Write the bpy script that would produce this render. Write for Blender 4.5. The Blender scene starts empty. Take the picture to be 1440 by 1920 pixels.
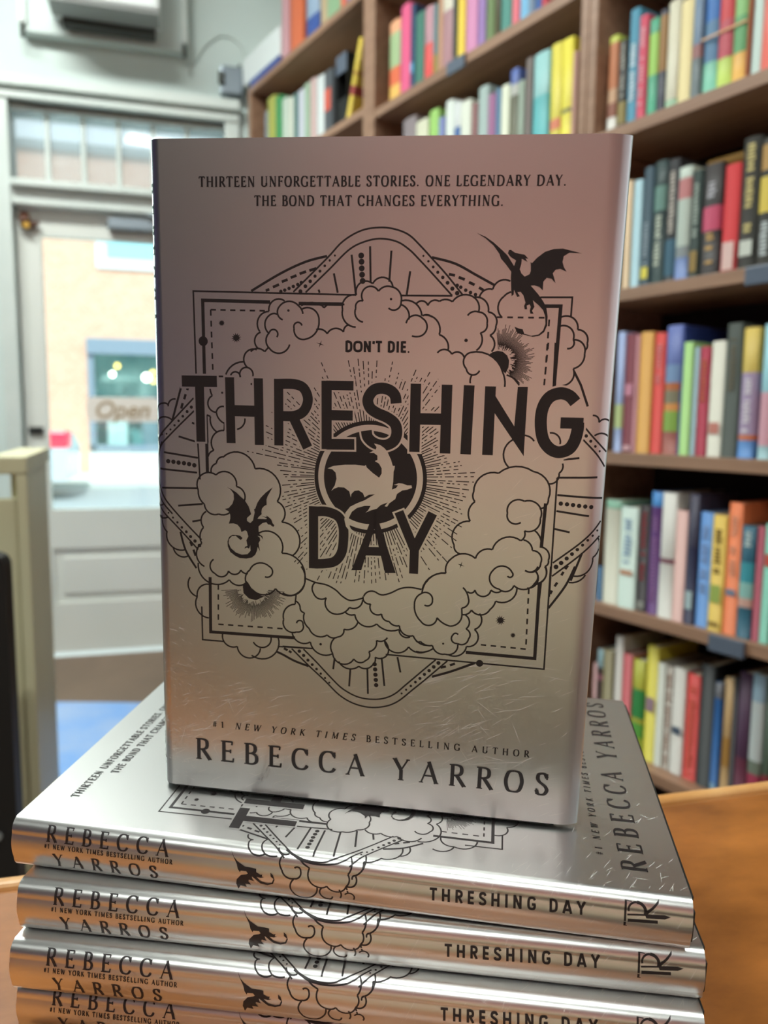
import bpy, bmesh, math, random
from mathutils import Vector, Matrix
from mathutils.geometry import tessellate_polygon

# ------------------------------------------------------------------ camera, world, lights, exposure
scene = bpy.context.scene
COL = scene.collection
R = math.radians
CAM = Vector((0, 0, 1.03))
PITCH, ROLL = R(6.85062), R(0.62)
fw = Vector((0, math.cos(PITCH), -math.sin(PITCH)))
rt0 = Vector((1, 0, 0)); up0 = rt0.cross(fw)
rt = rt0 * math.cos(ROLL) + up0 * math.sin(ROLL)
up = up0 * math.cos(ROLL) - rt0 * math.sin(ROLL)
cd = bpy.data.cameras.new('camera'); cam = bpy.data.objects.new('camera', cd); COL.objects.link(cam)
cam.matrix_world = Matrix(((rt.x, up.x, -fw.x, CAM.x), (rt.y, up.y, -fw.y, CAM.y), (rt.z, up.z, -fw.z, CAM.z), (0, 0, 0, 1)))
cd.sensor_fit = 'HORIZONTAL'; cd.sensor_width = 36; cd.lens = 36
cd.clip_start = 0.01; cd.clip_end = 200
cd.dof.use_dof = True; cd.dof.focus_distance = 0.268; cd.dof.aperture_fstop = 14
scene.camera = cam
scene.view_settings.view_transform = 'Standard'; scene.view_settings.look = 'None'
scene.view_settings.exposure = 0.0; scene.view_settings.gamma = 1.0
scene.view_settings.use_curve_mapping = False
try:
    scene.cycles.use_denoising = True
    scene.cycles.max_bounces = 8; scene.cycles.diffuse_bounces = 4; scene.cycles.glossy_bounces = 4
    scene.cycles.sample_clamp_indirect = 6.0
except Exception:
    pass
world = bpy.data.worlds.new('world'); scene.world = world; world.use_nodes = True
bg = world.node_tree.nodes['Background']; bg.inputs[0].default_value = (0.80, 0.93, 1.0, 1); bg.inputs[1].default_value = 2.2

def light(name, kind, loc, energy, color, target=None, size=1, size_y=None, angle=None):
    ld = bpy.data.lights.new(name, kind); ld.energy = energy; ld.color = color
    if kind == 'AREA':
        ld.shape = 'RECTANGLE'; ld.size = size; ld.size_y = size_y or size
    if angle is not None: ld.angle = angle
    o = bpy.data.objects.new(name, ld); COL.objects.link(o); o.location = loc
    if target is not None:
        o.rotation_euler = (Vector(target) - Vector(loc)).to_track_quat('-Z', 'Y').to_euler()
    return o
light('sunlight', 'SUN', (0, -3, 9), 4.6, (1.0, 0.97, 0.93), target=(-1.5, 6, 0), angle=R(1))
# added area light standing in for sky light through an unseen shop window
light('added_daylight', 'AREA', (-2.75, 3.25, 1.75), 60, (0.86, 1.0, 0.97), target=(-0.9, 0.2, 1.3), size=1.7, size_y=1.5)
LAMPS = [((-1.45, 1.74), 80), ((0.3, 0.1), 24), ((-0.6, -1.9), 42)]

# ------------------------------------------------------------------ helpers
def lin(h):
    c = [int(h[i:i+2], 16) / 255 for i in (0, 2, 4)]
    return tuple(v / 12.92 if v <= .04045 else ((v + .055) / 1.055) ** 2.4 for v in c) + (1,)
def tag(o, label=None, cat=None, group=None, kind=None):
    if label: o['label'] = label
    if cat: o['category'] = cat
    if group: o['group'] = group
    if kind: o['kind'] = kind
    return o
def mat(name, col, rough=.5, metal=0, noise=None, bump=None, coat=0, spec=None, emit=None, estr=1, trans=0, alpha=None):
    m = bpy.data.materials.new(name); m.use_nodes = True
    nt = m.node_tree; p = nt.nodes['Principled BSDF']
    c = lin(col) if isinstance(col, str) else col
    p.inputs['Base Color'].default_value = c
    p.inputs['Roughness'].default_value = rough; p.inputs['Metallic'].default_value = metal
    if coat: p.inputs['Coat Weight'].default_value = coat; p.inputs['Coat Roughness'].default_value = .15
    if spec is not None: p.inputs['Specular IOR Level'].default_value = spec
    if trans: p.inputs['Transmission Weight'].default_value = trans
    if alpha is not None: p.inputs['Alpha'].default_value = alpha
    if emit: p.inputs['Emission Color'].default_value = lin(emit); p.inputs['Emission Strength'].default_value = estr
    tc = nt.nodes.new('ShaderNodeTexCoord')
    if noise:                                   # (scale xyz, second colour, detail)
        sc, c2, det = noise
        mp = nt.nodes.new('ShaderNodeMapping'); mp.inputs['Scale'].default_value = sc
        n = nt.nodes.new('ShaderNodeTexNoise'); n.inputs['Scale'].default_value = 1; n.inputs['Detail'].default_value = det
        n.inputs['Roughness'].default_value = .6
        rp = nt.nodes.new('ShaderNodeValToRGB'); rp.color_ramp.elements[0].position = .35; rp.color_ramp.elements[1].position = .65
        rp.color_ramp.elements[0].color = c; rp.color_ramp.elements[1].color = lin(c2)
        nt.links.new(tc.outputs['Object'], mp.inputs[0]); nt.links.new(mp.outputs[0], n.inputs['Vector'])
        nt.links.new(n.outputs['Fac'], rp.inputs[0]); nt.links.new(rp.outputs[0], p.inputs['Base Color'])
    if bump:                                    # (scale xyz, strength, distance)
        sc, st, dist = bump
        mp = nt.nodes.new('ShaderNodeMapping'); mp.inputs['Scale'].default_value = sc
        n = nt.nodes.new('ShaderNodeTexNoise'); n.inputs['Scale'].default_value = 1; n.inputs['Detail'].default_value = 3
        b = nt.nodes.new('ShaderNodeBump'); b.inputs['Strength'].default_value = st; b.inputs['Distance'].default_value = dist
        nt.links.new(tc.outputs['Object'], mp.inputs[0]); nt.links.new(mp.outputs[0], n.inputs['Vector'])
        nt.links.new(n.outputs['Fac'], b.inputs['Height']); nt.links.new(b.outputs[0], p.inputs['Normal'])
    return m
class MB:
    """collects shapes in one bmesh and links them as one mesh object"""
    def __init__(s): s.bm = bmesh.new(); s.mats = []
    def mi(s, m):
        if m not in s.mats: s.mats.append(m)
        return s.mats.index(m)
    def box(s, x0, x1, y0, y1, z0, z1, m, bevel=0, M=None, seg=2):
        b = bmesh.new(); bmesh.ops.create_cube(b, size=1)
        for v in b.verts: v.co = Vector(((x0+x1)/2 + v.co.x*(x1-x0), (y0+y1)/2 + v.co.y*(y1-y0), (z0+z1)/2 + v.co.z*(z1-z0)))
        if bevel: bmesh.ops.bevel(b, geom=b.edges[:], offset=bevel, segments=seg, affect='EDGES', profile=.5)
        s.add(b, m, M); return s
    def add(s, b, m, M=None):
        i = s.mi(m)
        if M is not None: b.transform(M)
        vs = [s.bm.verts.new(v.co) for v in b.verts]; b.verts.index_update()
        for f in b.faces:
            g = s.bm.faces.new([vs[v.index] for v in f.verts]); g.material_index = i; g.smooth = f.smooth
        b.free()
    def tube(s, pts, r, m, n=10):
        b = bmesh.new(); rings = []
        for k, p in enumerate(pts):
            p = Vector(p); d = (Vector(pts[min(k+1, len(pts)-1)]) - Vector(pts[max(k-1, 0)])).normalized()
            a = d.orthogonal().normalized() if abs(d.z) > .9 else d.cross(Vector((0, 0, 1))).normalized()
            c = d.cross(a); rr = r[k] if isinstance(r, (list, tuple)) else r
            rings.append([b.verts.new(p + a*rr*math.cos(2*math.pi*i/n) + c*rr*math.sin(2*math.pi*i/n)) for i in range(n)])
        for q, w in zip(rings, rings[1:]):
            for i in range(n):
                f = b.faces.new([q[i], q[(i+1) % n], w[(i+1) % n], w[i]]); f.smooth = True
        b.faces.new(rings[0][::-1]); b.faces.new(rings[-1]); s.add(b, m)
        return s
    def prism(s, pts, y0, y1, m):                # outline in x,z pushed along y
        b = bmesh.new(); A = [b.verts.new((x, y0, z)) for x, z in pts]; B = [b.verts.new((x, y1, z)) for x, z in pts]
        n = len(pts); b.faces.new(A); b.faces.new(B[::-1])
        for i in range(n): b.faces.new([A[i], B[i], B[(i+1) % n], A[(i+1) % n]])
        bmesh.ops.recalc_face_normals(b, faces=b.faces); s.add(b, m); return s
    def build(s, name, parent=None, M=None):
        me = bpy.data.meshes.new(name); bmesh.ops.recalc_face_normals(s.bm, faces=s.bm.faces)
        s.bm.to_mesh(me); s.bm.free()
        for m in s.mats: me.materials.append(m)
        o = bpy.data.objects.new(name, me); COL.objects.link(o)
        if parent: o.parent = parent
        if M is not None: o.matrix_world = M
        return o
def empty(name, M=None, loc=None):
    o = bpy.data.objects.new(name, None); o.empty_display_size = .05; COL.objects.link(o)
    if M is not None: o.matrix_world = M
    if loc is not None: o.location = loc
    return o

# frames: front wall (x along the wall, y outwards) and bookcase (x towards the viewer along its face, y into it)
WALL = Matrix.Translation((-0.572, 3.432, 0)) @ Matrix.Rotation(R(15.281), 4, 'Z')
CASE = Matrix.Translation((0.5992, 1.518, 0)) @ Matrix.Rotation(R(-56.859), 4, 'Z')
def zz(z): return 1.03 + (z - 1.05) * 1.1
CEIL = 3.35

# ------------------------------------------------------------------ materials
m_wall = mat('mint_white_paint', 'D4E0DC', .6, noise=((1.5, 1.5, 1.5), 'CBDAD7', 3), bump=((30, 30, 30), .15, .002))
m_trim = mat('white_gloss_paint', 'D8E0DC', .35, noise=((3, 3, 3), 'CBD6D2', 3))
m_door = mat('off_white_door_paint', 'E4E6E0', .4, noise=((2, 2, 2), 'DCE0DA', 2))
m_ceil = mat('ceiling_paint', '8A8883', .8)
m_backwall = mat('terracotta_reflection_tint', '92524A', .8, noise=((1.2, 1.2, 1.2), '7A4640', 3))  # this and the next three: unseen wall colours picked for reflections in the foil
m_plum = mat('plum_reflection_tint', '42375E', .8)
m_slate = mat('olive_grey_reflection_tint', '45443F', .8)
m_pink = mat('pink_reflection_tint', 'E6A89C', .7)
m_taupe = mat('dark_taupe_reflection', '38302C', .9)
m_cream = mat('cream_paint', 'EEDDB8', .6)
m_floor = mat('worn_floorboards', '856E5C', .45, noise=((2.2, 14, 1), '6A584A', 6))
m_rug = mat('blue_rug_wool', '86AEE8', .9, noise=((5, 5, 5), 'A4BCE4', 4))
m_shelf = mat('brown_laminate', 'A27E66', .45, noise=((2, 40, 40), '8C6A54', 5))
m_shelf_in = mat('shaded_brown_back', '1E130E', .7)  # near-black: shade of the shelf recess put into the colour
m_label = mat('slate_plastic', '5A6474', .4)
m_table = mat('varnished_orange_wood', 'B87234', .34, noise=((9, 17, 9), '7E4A1C', 9), coat=.35)
_r = [q for q in m_table.node_tree.nodes if q.type == 'VALTORGB'][0]; _e = _r.color_ramp.elements.new(.9); _e.color = lin('D09A6C')
m_tedge = mat('pale_worn_wood_edge', 'D8A66C', .4, noise=((30, 8, 8), 'C48C50', 4))
m_khaki = mat('khaki_painted_wood', 'DDD8B4', .5, noise=((4, 4, 2), 'D2CCA6', 3))
m_black = mat('matt_black_metal', '1A1B1B', .45)
m_stud = mat('grey_stud_plastic', '8E9290', .4)
m_grey = mat('grey_metal', '8C97A0', .35, metal=.6)
m_ac = mat('white_appliance_plastic', 'E0E6E6', .4)
m_acdark = mat('dark_vent_slot', '3E423E', .7)
m_brown = mat('dark_brown_wood_knob', '5A3320', .4)
m_brass = mat('brass', 'C8A050', .3, metal=1)
m_sign = mat('beige_sign_board', 'F2ECE4', .6)
m_signink = mat('tan_sign_lettering', 'B09A78', .6)
m_glass = bpy.data.materials.new('window_glass'); m_glass.use_nodes = True
_n = m_glass.node_tree; _n.nodes.clear()
_o = _n.nodes.new('ShaderNodeOutputMaterial'); _m = _n.nodes.new('ShaderNodeMixShader'); _t = _n.nodes.new('ShaderNodeBsdfTransparent'); _g = _n.nodes.new('ShaderNodeBsdfGlossy')
_t.inputs[0].default_value = (.90, .98, .97, 1); _g.inputs['Roughness'].default_value = .02; _m.inputs[0].default_value = .07
_n.links.new(_t.outputs[0], _m.inputs[1]); _n.links.new(_g.outputs[0], _m.inputs[2]); _n.links.new(_m.outputs[0], _o.inputs[0])
m_glass2 = m_glass.copy(); m_glass2.name = 'dusty_transom_glass'   # a film of pale dust over the pane
_n = m_glass2.node_tree; _o = [q for q in _n.nodes if q.type == 'OUTPUT_MATERIAL'][0]; _mx = [q for q in _n.nodes if q.type == 'MIX_SHADER'][0]
[q for q in _n.nodes if q.type == 'BSDF_TRANSPARENT'][0].inputs[0].default_value = (.80, .84, .85, 1)
_d = _n.nodes.new('ShaderNodeBsdfDiffuse'); _d.inputs[0].default_value = lin('D0DCDC'); _tl = _n.nodes.new('ShaderNodeBsdfTranslucent'); _tl.inputs[0].default_value = lin('C8D8DC')
_m1 = _n.nodes.new('ShaderNodeMixShader'); _m1.inputs[0].default_value = .6; _n.links.new(_d.outputs[0], _m1.inputs[1]); _n.links.new(_tl.outputs[0], _m1.inputs[2])
_m2 = _n.nodes.new('ShaderNodeMixShader'); _m2.inputs[0].default_value = .3; _n.links.new(_mx.outputs[0], _m2.inputs[1]); _n.links.new(_m1.outputs[0], _m2.inputs[2]); _n.links.new(_m2.outputs[0], _o.inputs[0])

# foil of the dust jackets
m_foil = mat('brushed_silver_foil', (.77, .77, .76, 1), .31, metal=1, bump=((9, 14, 9), .008, .001))
m_ink = mat('black_ink', (.022, .017, .018, 1), .42, spec=.42)
m_scr = mat('scratched_foil', (.90, .88, .85, 1), .6, metal=.25)
m_board = mat('black_book_cloth', '161614', .6)
m_page = mat('book_paper', 'D8CFB8', .8, noise=((2, 2, 900), 'C4BBA4', 2))

# ------------------------------------------------------------------ room shell
def struct(o): o['kind'] = 'structure'; return o
b = MB(); b.prism([(-4.6, -3.2), (4.3, -3.2), (4.3, 4.76), (-4.6, 2.33)], -.08, 0, m_floor)
fl = b.build('floor', M=Matrix(((1, 0, 0, 0), (0, 0, 1, 0), (0, 1, 0, 0), (0, 0, 0, 1)))); struct(fl)
b = MB(); b.box(-4.5, 4.2, -3.2, 5.4, CEIL, CEIL+.25, m_ceil); struct(b.build('ceiling'))
# front wall with its openings: door + transom, and an unseen window to the left, added to let in light
U0, U1 = -.955, -.12                     # door opening
WX0, WX1 = -3.0, -1.45                   # opening of the added window
b = MB(); TH = .14
b.box(-3.9, WX0, 0, TH, 0, CEIL, m_wall)
b.box(WX0, WX1, 0, TH, 0, .65, m_wall); b.box(WX0, WX1, 0, TH, 2.35, CEIL, m_wall)
b.box(WX1, U0, 0, TH, 0, CEIL, m_wall)
b.box(U0, U1, 0, TH, 2.262, CEIL, m_wall)
b.box(U1, 4.3, 0, TH, 0, CEIL, m_wall)
struct(b.build('wall_front', M=WALL))
struct(MB().box(-4.6, -4.45, -3.2, 3.4, 0, CEIL, m_plum).build('wall_left'))
b = MB(); b.box(-1.38, 4.2, -3.2, -3.05, 1.20, CEIL, m_backwall); b.box(-1.38, 4.2, -3.2, -3.05, 0, 1.20, m_pink); b.box(-4.5, -1.38, -3.2, -3.05, 1.2, CEIL, m_slate); b.box(-4.5, -1.38, -3.2, -3.05, 0, 1.2, m_plum); struct(b.build('wall_back'))  # colour zones invented to tint what the standing cover reflects
ct = empty('reflection_table', loc=(-.25, -2.05, 0)); tag(ct, 'low cream table added out of view to brighten the cover reflection', 'table')  # unseen, added as a pale patch for the cover to reflect
MB().box(-.95, .95, -.42, .42, .40, .44, m_cream, .008).build('table_top', ct)
MB().box(-.90, .90, -.38, .38, .03, .399, m_cream, .004).build('cabinet_base', ct)
tag(MB().box(-1.9, 1.2, -1.55, -.05, .001, .010, m_taupe, .003).build('rug'), 'dark taupe sheet added out of view to darken the cover reflection', 'rug')  # unseen, added so the foot of the cover reflects something dark
struct(MB().box(-2.6, 4.0, .42, .54, 0, CEIL, m_wall).build('wall_right', M=CASE))

# door frame, mouldings and transom bar
b = MB()
b.box(U0-.06, U0, -.02, TH, 0, 2.30, m_trim, .004); b.box(U1, U1+.06, -.02, TH, 0, 2.30, m_trim, .004)
b.box(U0-.06, U1+.06, -.03, TH, 2.262, 2.30, m_trim, .004)
b.box(U0-.06, U1+.06, -.055, -.0305, 2.30, 2.34, m_trim, .004)
b.box(U0, U1, -.012, TH, 1.868, 1.955, m_trim, .004)
b.box(U0, U1, -.05, -.0125, 1.93, 1.955, m_trim, .004)
b.box(U0, U1, .03, TH, 1.955, 1.978, m_trim); b.box(U0, U1, .03, TH, 2.240, 2.262, m_trim)
struct(b.build('trim_1', M=WALL))
w = empty('window_1', WALL); struct(w)
b = MB()
for u in (-.823, -.686, -.549, -.412, -.275): b.box(u-.009, u+.009, .045, .075, 1.978, 2.240, m_trim, .003)
b.build('muntin_bars', w)
MB().box(U0, U1, .056, .061, 1.978, 2.240, m_glass2).build('glass_pane', w)
w = empty('window_2', WALL); struct(w)
b = MB()
for x0, x1, z0, z1 in ((WX0, WX1, .65, .70), (WX0, WX1, 2.30, 2.35), (WX0, WX0+.05, .70, 2.30), (WX1-.05, WX1, .70, 2.30), (-2.25, -2.2, .70, 2.30)): b.box(x0, x1, .03, .11, z0, z1, m_trim)
b.build('window_frame', w)
MB().box(WX0+.05, WX1-.05, .067, .072, .7, 2.3, m_glass).build('glass_pane', w)
# the door leaf
door = empty('door_1', WALL); struct(door)
b = MB(); D0, D1 = .045, .085
gx0, gx1, gz0, gz1 = -.862, -.215, .634, 1.762
b.box(U0+.004, gx0, D0, D1, .008, 1.862, m_door, .002); b.box(gx1, U1-.004, D0, D1, .008, 1.862, m_door, .002)
b.box(gx0, gx1, D0, D1, gz1, 1.862, m_door); b.box(gx0, gx1, D0, D1, .465, gz0, m_door); b.box(gx0, gx1, D0, D1, .008, .225, m_door)
b.box(gx0, gx1, D0+.014, D1, .225, .465, m_door)
b.box(gx0+.035, gx1-.035, D0+.004, D0+.02, .262, .425, m_door, .006)
b.build('door_panel', door)
MB().box(gx0, gx1, .062, .067, gz0, gz1, m_glass).build('glass_pane', door)
b = MB(); b.box(-.60, -.40, -.004, .040, 1.80, 1.842, m_grey, .006); b.box(-.44, -.20, -.035, -.015, 1.85, 1.862, m_grey, .003); b.build('door_closer', door)
b = MB(); b.box(U0+.018, U0+.075, .028, .0445, .955, .985, m_black, .004); b.build('latch', door)
# corner hook of dark wood with a brass cap, on the top left of the door
k = empty('wall_hook', WALL @ Matrix.Translation((-.908, .044, 1.80)))
tag(k, 'dark brown wooden hook with a brass cap at the top left corner of the door', 'hook')
b = MB(); b.tube([(-.012, 0, .04), (-.008, -.02, .015), (0, -.03, -.005)], [.018, .022, .026], m_brown, 14); b.tube([(0, -.02, -.005), (.03, -.022, 0), (.045, -.02, .006)], [.016, .012, .006], m_brown); b.build('hook_body', k)
b = MB(); b.tube([(0, -.028, -.008), (0, -.045, -.008)], .013, m_brass, 16); b.build('brass_cap', k)
# Open sign
sg = empty('open_sign', WALL @ Matrix.Translation((-.555, .036, 1.061)))
tag(sg, 'beige hanging sign reading Open on the inside of the glass door', 'sign')
w2, h2, c2 = .152, .052, .022
b = MB(); b.prism([(-w2+c2, -h2), (w2-c2, -h2), (w2-.006, -h2+.012), (w2, -h2+c2), (w2, h2-c2), (w2-.006, h2-.012), (w2-c2, h2), (-w2+c2, h2), (-w2+.006, h2-.012), (-w2, h2-c2), (-w2, -h2+c2), (-w2+.006, -h2+.012)], -.008, 0, m_sign); b.build('sign_board', sg)
fc = bpy.data.curves.new('open_lettering', 'FONT'); fc.body = 'Open'; fc.size = .098; fc.align_x = 'CENTER'; fc.align_y = 'CENTER'; fc.extrude = .0008; fc.shear = .25; fc.offset = .0012
fo = bpy.data.objects.new('tmp', fc); COL.objects.link(fo)
fm = bpy.data.meshes.new_from_object(fo); bpy.data.objects.remove(fo)
fm.materials.clear(); fm.materials.append(m_signink); fm.name = 'sign_lettering'
fo = bpy.data.objects.new('sign_lettering', fm); COL.objects.link(fo); fo.parent = sg; fo.location = (-.012, -.0092, -.004); fo.rotation_euler = (R(90), 0, 0)
b = MB(); b.tube([(-.03, -.003, h2), (0, -.003, h2+.035), (.03, -.003, h2)], .0022, m_acdark, 6); b.build('hanging_cord', sg)

# air conditioner set in a boarded opening above the door
ac = empty('air_conditioner', WALL @ Matrix.Translation((-.560, -.062, 2.545)))
tag(ac, 'white air conditioner set in a boarded panel high on the wall above the door', 'air conditioner')
b = MB(); b.box(-.21, .19, -.20, 0, 0, .30, m_ac, .012); b.build('housing', ac)
b = MB(); b.box(-.205, .185, -.19, -.07, -.012, -.001, m_stud, .004); b.box(-.17, .17, -.068, -.001, -.03, -.001, m_acdark, .006); b.build('underside_tray', ac)
b = MB()
for i in range(9): b.box(-.18, .16, -.2045, -.2005, .05+.022*i, .062+.022*i, m_door)
b.build('vent_grille', ac)
pn = empty('boarded_panel', WALL @ Matrix.Translation((-.575, -.002, 2.50)))
tag(pn, 'pale painted board behind the air conditioner with two dark bolts', 'panel')
b = MB(); b.box(-.31, .30, -.058, 0, -.004, .60, m_wall, .004); b.build('board', pn)
for x in (-.305, .295):
    b = MB(); b.box(x-.014, x+.014, -.075, -.0585, .02, .60, m_trim, .003); b.build('batten', pn)
    b = MB(); b.tube([(x, -.068, -.03), (x, -.068, .045)], .0075, m_acdark, 8); b.build('bolt', pn)
b = MB(); pts = [(-.245+.0, -.006, 2.47), (-.20, -.006, 2.55), (-.14, -.006, 2.60), (-.09, -.006, 2.602), (-.05, -.006, 2.575), (-.04, -.006, 2.55), (-.03, -.006, 2.515)]
cb = b; b.tube(pts, .003, m_trim, 6); tag(b.build('cable', M=WALL), 'thin white cable looping along the wall beside the boarded panel', 'cable')
br = empty('junction_box', WALL @ Matrix.Translation((-.092, -.004, 2.41)))
tag(br, 'small grey metal box fixed to the wall at the end of the bookcase', 'box')
b = MB(); b.box(-.045, .045, -.05, 0, -.05, .06, m_grey, .006); b.build('box_body', br)
MB().box(-.055, -.03, -.062, -.0505, -.02, .03, m_acdark, .003).build('cover_plate', br); MB().tube([(.03, -.03, .06), (.035, -.03, .075)], .006, m_acdark, 8).build('cable_gland', br)

# ceiling lamps (long fluorescent troughs)
m_lamp = mat('lamp_diffuser', 'F4F4EC', .4, emit='F6FFF4', estr=6)
for ((x, y), e), wh in zip(LAMPS, ('nearest the door', 'above the silver books', 'furthest back from the door')):
    t = empty('ceiling_lamp', loc=(x, y, CEIL)); tag(t, 'long white fluorescent trough lamp on the ceiling, ' + wh, 'lamp', 'fluorescent ceiling lamps')
    MB().box(-.70, .70, -.14, .14, -.06, -.001, m_ac, .01).build('lamp_housing', t)
    MB().box(-.66, .66, -.11, .11, -.072, -.0605, m_lamp).build('diffuser', t)
    light('lamp_light', 'AREA', (x, y, CEIL-.08), e, (.95, 1.0, .95), target=(x, y, 0), size=1.3, size_y=.2)

# ------------------------------------------------------------------ the street outside
m_brick = bpy.data.materials.new('orange_brick'); m_brick.use_nodes = True
_n = m_brick.node_tree; _p = _n.nodes['Principled BSDF']; _p.inputs['Roughness'].default_value = .9
_b = _n.nodes.new('ShaderNodeTexBrick'); _b.inputs['Scale'].default_value = 4; _b.inputs['Color1'].default_value = lin('D8A286'); _b.inputs['Color2'].default_value = lin('DEB096'); _b.inputs['Mortar'].default_value = lin('DCCDBE')
_c = _n.nodes.new('ShaderNodeTexCoord'); _mp = _n.nodes.new('ShaderNodeMapping'); _mp.inputs['Rotation'].default_value = (R(90), 0, 0)
_n.links.new(_c.outputs['Object'], _mp.inputs[0]); _n.links.new(_mp.outputs[0], _b.inputs[0]); _n.links.new(_b.outputs[0], _p.inputs['Base Color'])
m_asph = mat('pale_dry_asphalt', '9AA0A4', .9); m_pave = mat('pale_concrete_paving', 'C8CCC8', .9)
m_shopfr = mat('blue_grey_shopfront_paint', '7C8C9C', .5); m_shopin = mat('dim_teal_interior', '6CA4AC', .8, noise=((1.4, 1.4, 1.4), 'B0D4D8', 5))
m_wht = mat('white_render', 'DDE2E6', .8); m_winbl = mat('pale_cyan_pane', '9CD4DC', .1)
m_car = mat('silver_white_car_paint', 'C4CCD8', .25, coat=.6); m_tail = mat('red_tail_lamp', 'D02040', .3, emit='FF2848', estr=1.2)
m_tyre = mat('tyre_rubber', '1C1D20', .8); m_carglass = mat('dark_car_glass', '3C4858', .1)
m_bulb = mat('lit_bulb', 'FFF0D0', .4, emit='FFF2DC', estr=14); m_bulb2 = mat('lit_warm_bulb', 'FFD890', .4, emit='FFC860', estr=8)
STREET = WALL @ Matrix.Translation((0, 0, 0))
b = MB(); b.box(-14, 12, .16, 14, -.32, -.20, m_asph); tag(b.build('road', M=STREET), kind='structure')
b = MB(); b.box(-14, 12, .16, 2.6, -.20, -.10, m_pave, .01); tag(b.build('sidewalk', M=STREET), kind='structure')
b = MB(); b.box(-14, 12, 10.6, 13.0, -.20, -.10, m_pave, .01); tag(b.build('sidewalk', M=STREET), kind='structure')
bd = empty('brick_building', STREET @ Matrix.Translation((0, 13.0, -.1))); tag(bd, 'orange brick building across the street with a glazed shopfront', 'building')
SX0, SX1, SZ0, SZ1 = -1.98, 3.6, .45, 2.52
b = MB()
b.box(-11, SX0, 0, .4, 0, 6.15, m_brick); b.box(SX1, 11, 0, .4, 0, 6.15, m_brick); b.box(SX0, SX1, 0, .4, SZ1, 6.15, m_brick); b.box(SX0, SX1, 0, .4, 0, SZ0, m_wht)
b.build('brick_wall', bd)
b = MB(); b.box(-11, 11, -.10, .4, 6.15, 6.30, m_stud); b.box(-11, 11, 0, .4, 6.30, 11, m_wht); b.build('pale_upper_storey', bd)
b = MB(); b.box(SX0, SX1, -.14, 0, SZ1-.16, SZ1+.14, m_shopfr, .01); b.box(SX0, SX0+.12, -.05, .1, SZ0, SZ1-.16, m_shopfr); b.box(.35, .47, -.03, .05, SZ0, SZ1-.16, m_shopfr); b.box(SX0, SX1, -.05, .1, SZ0, SZ0+.12, m_shopfr); b.build('shopfront_frame', bd)
MB().box(SX0+.12, SX1, .02, .03, SZ0+.12, SZ1-.16, m_glass).build('shopfront_glass', bd)
b = MB(); b.box(SX0, SX1, 1.4, 1.5, SZ0, 2.6, m_shopin); b.box(SX0, SX1, .4, 1.4, SZ0-.05, SZ0, m_shopin); b.box(SX0-.1, SX0, .1, 1.5, SZ0, 2.6, m_shopin); b.box(SX0, SX1, .4, 1.5, 2.6, 2.65, m_shopin)
for x, z1, w3 in ((-1.7, 1.2, .4), (-1.0, 1.6, .35), (-.45, 1.75, .25), (.1, 1.45, .35)): b.box(x, x+w3, .7, 1.0, SZ0+.01, z1, m_wht if x < -1.2 else m_shopfr, .02)
b.build('shop_interior', bd)
for x, z, r, m in ((-1.62, 1.37, .095, m_bulb), (-1.45, 2.17, .05, m_bulb2), (-.88, 1.95, .08, m_bulb), (-.75, 2.05, .05, m_bulb2), (-.74, 1.88, .05, m_bulb2), (-1.55, 2.0, .05, m_bulb)):
    q = bmesh.new(); bmesh.ops.create_uvsphere(q, u_segments=12, v_segments=8, radius=r); b = MB(); b.add(q, m, Matrix.Translation((x, .45, z))); b.build('shop_bulb', bd)
wn = MB(); wn.box(-1.75, -.30, -.06, .02, 4.02, 5.2, m_wht, .01); wo = wn.build('upper_window', bd)
MB().box(-1.55, -.50, -.07, -.0605, 4.22, 5.1, m_winbl).build('window_pane', wo)
car = empty('parked_car', STREET @ Matrix.Translation((-3.80, 9.3, -.20))); tag(car, 'silver white car with a red tail lamp parked in the street', 'car')
prof = [(-2.1, .30), (-2.1, .75), (-1.2, .88), (-.6, 1.28), (.75, 1.30), (1.35, 1.0), (1.85, .97), (1.95, .75), (1.93, .30)]
b = MB(); b.prism(prof, -.8, .8, m_car); b.build('car_body', car)
for y0, y1 in ((-.812, -.8005), (.8005, .812)):
    b = MB(); b.prism([(-1.05, .92), (-.55, 1.22), (.7, 1.24), (1.2, .98)], y0, y1, m_carglass); b.build('side_window', car)
for x in (-1.3, 1.2):
    for y in (-.83, .70):
        b = MB(); b.tube([(x, y, .31), (x, y+.13, .31)], .31, m_tyre, 20); b.build('wheel', car)
b = MB(); b.box(1.62, 1.965, -.83, -.45, .78, 1.02, m_tail, .03); b.build('tail_lamp', car)

# ------------------------------------------------------------------ rug, khaki cabinet, black rack at the left
rg = MB(); rg.box(-1.35, -.3, 1.85, 2.66, .001, .012, m_rug, .004); tag(rg.build('rug'), 'blue rug lying on the brown floor in front of the door', 'rug')
KH = Matrix.Translation((-.643, 1.30, 0)) @ Matrix.Rotation(R(18.5), 4, 'Z')
kc = empty('display_cabinet', KH); tag(kc, 'khaki painted wooden cabinet with an open top bay at the left edge', 'cabinet')
ZT = .962
for x0, x1 in ((.018, .035), (-.60, -.55)): MB().box(x0, x1, -.02, .03, 0, ZT-.03, m_khaki, .002).build('corner_post', kc)
b = MB(); b.box(-.61, .036, -.022, .031, ZT-.0295, ZT, m_khaki, .003); b.box(-.024, .036, .0311, .38, ZT-.0295, ZT, m_khaki, .003); b.build('top_rail', kc)
b = MB(); b.box(-.549, .0175, -.008, .012, .06, ZT-.072, m_khaki, .003); b.build('front_panel', kc)
b = MB(); b.box(.004, .03, .031, .38, .06, ZT-.03, m_khaki, .002); b.build('side_panel', kc)
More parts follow.
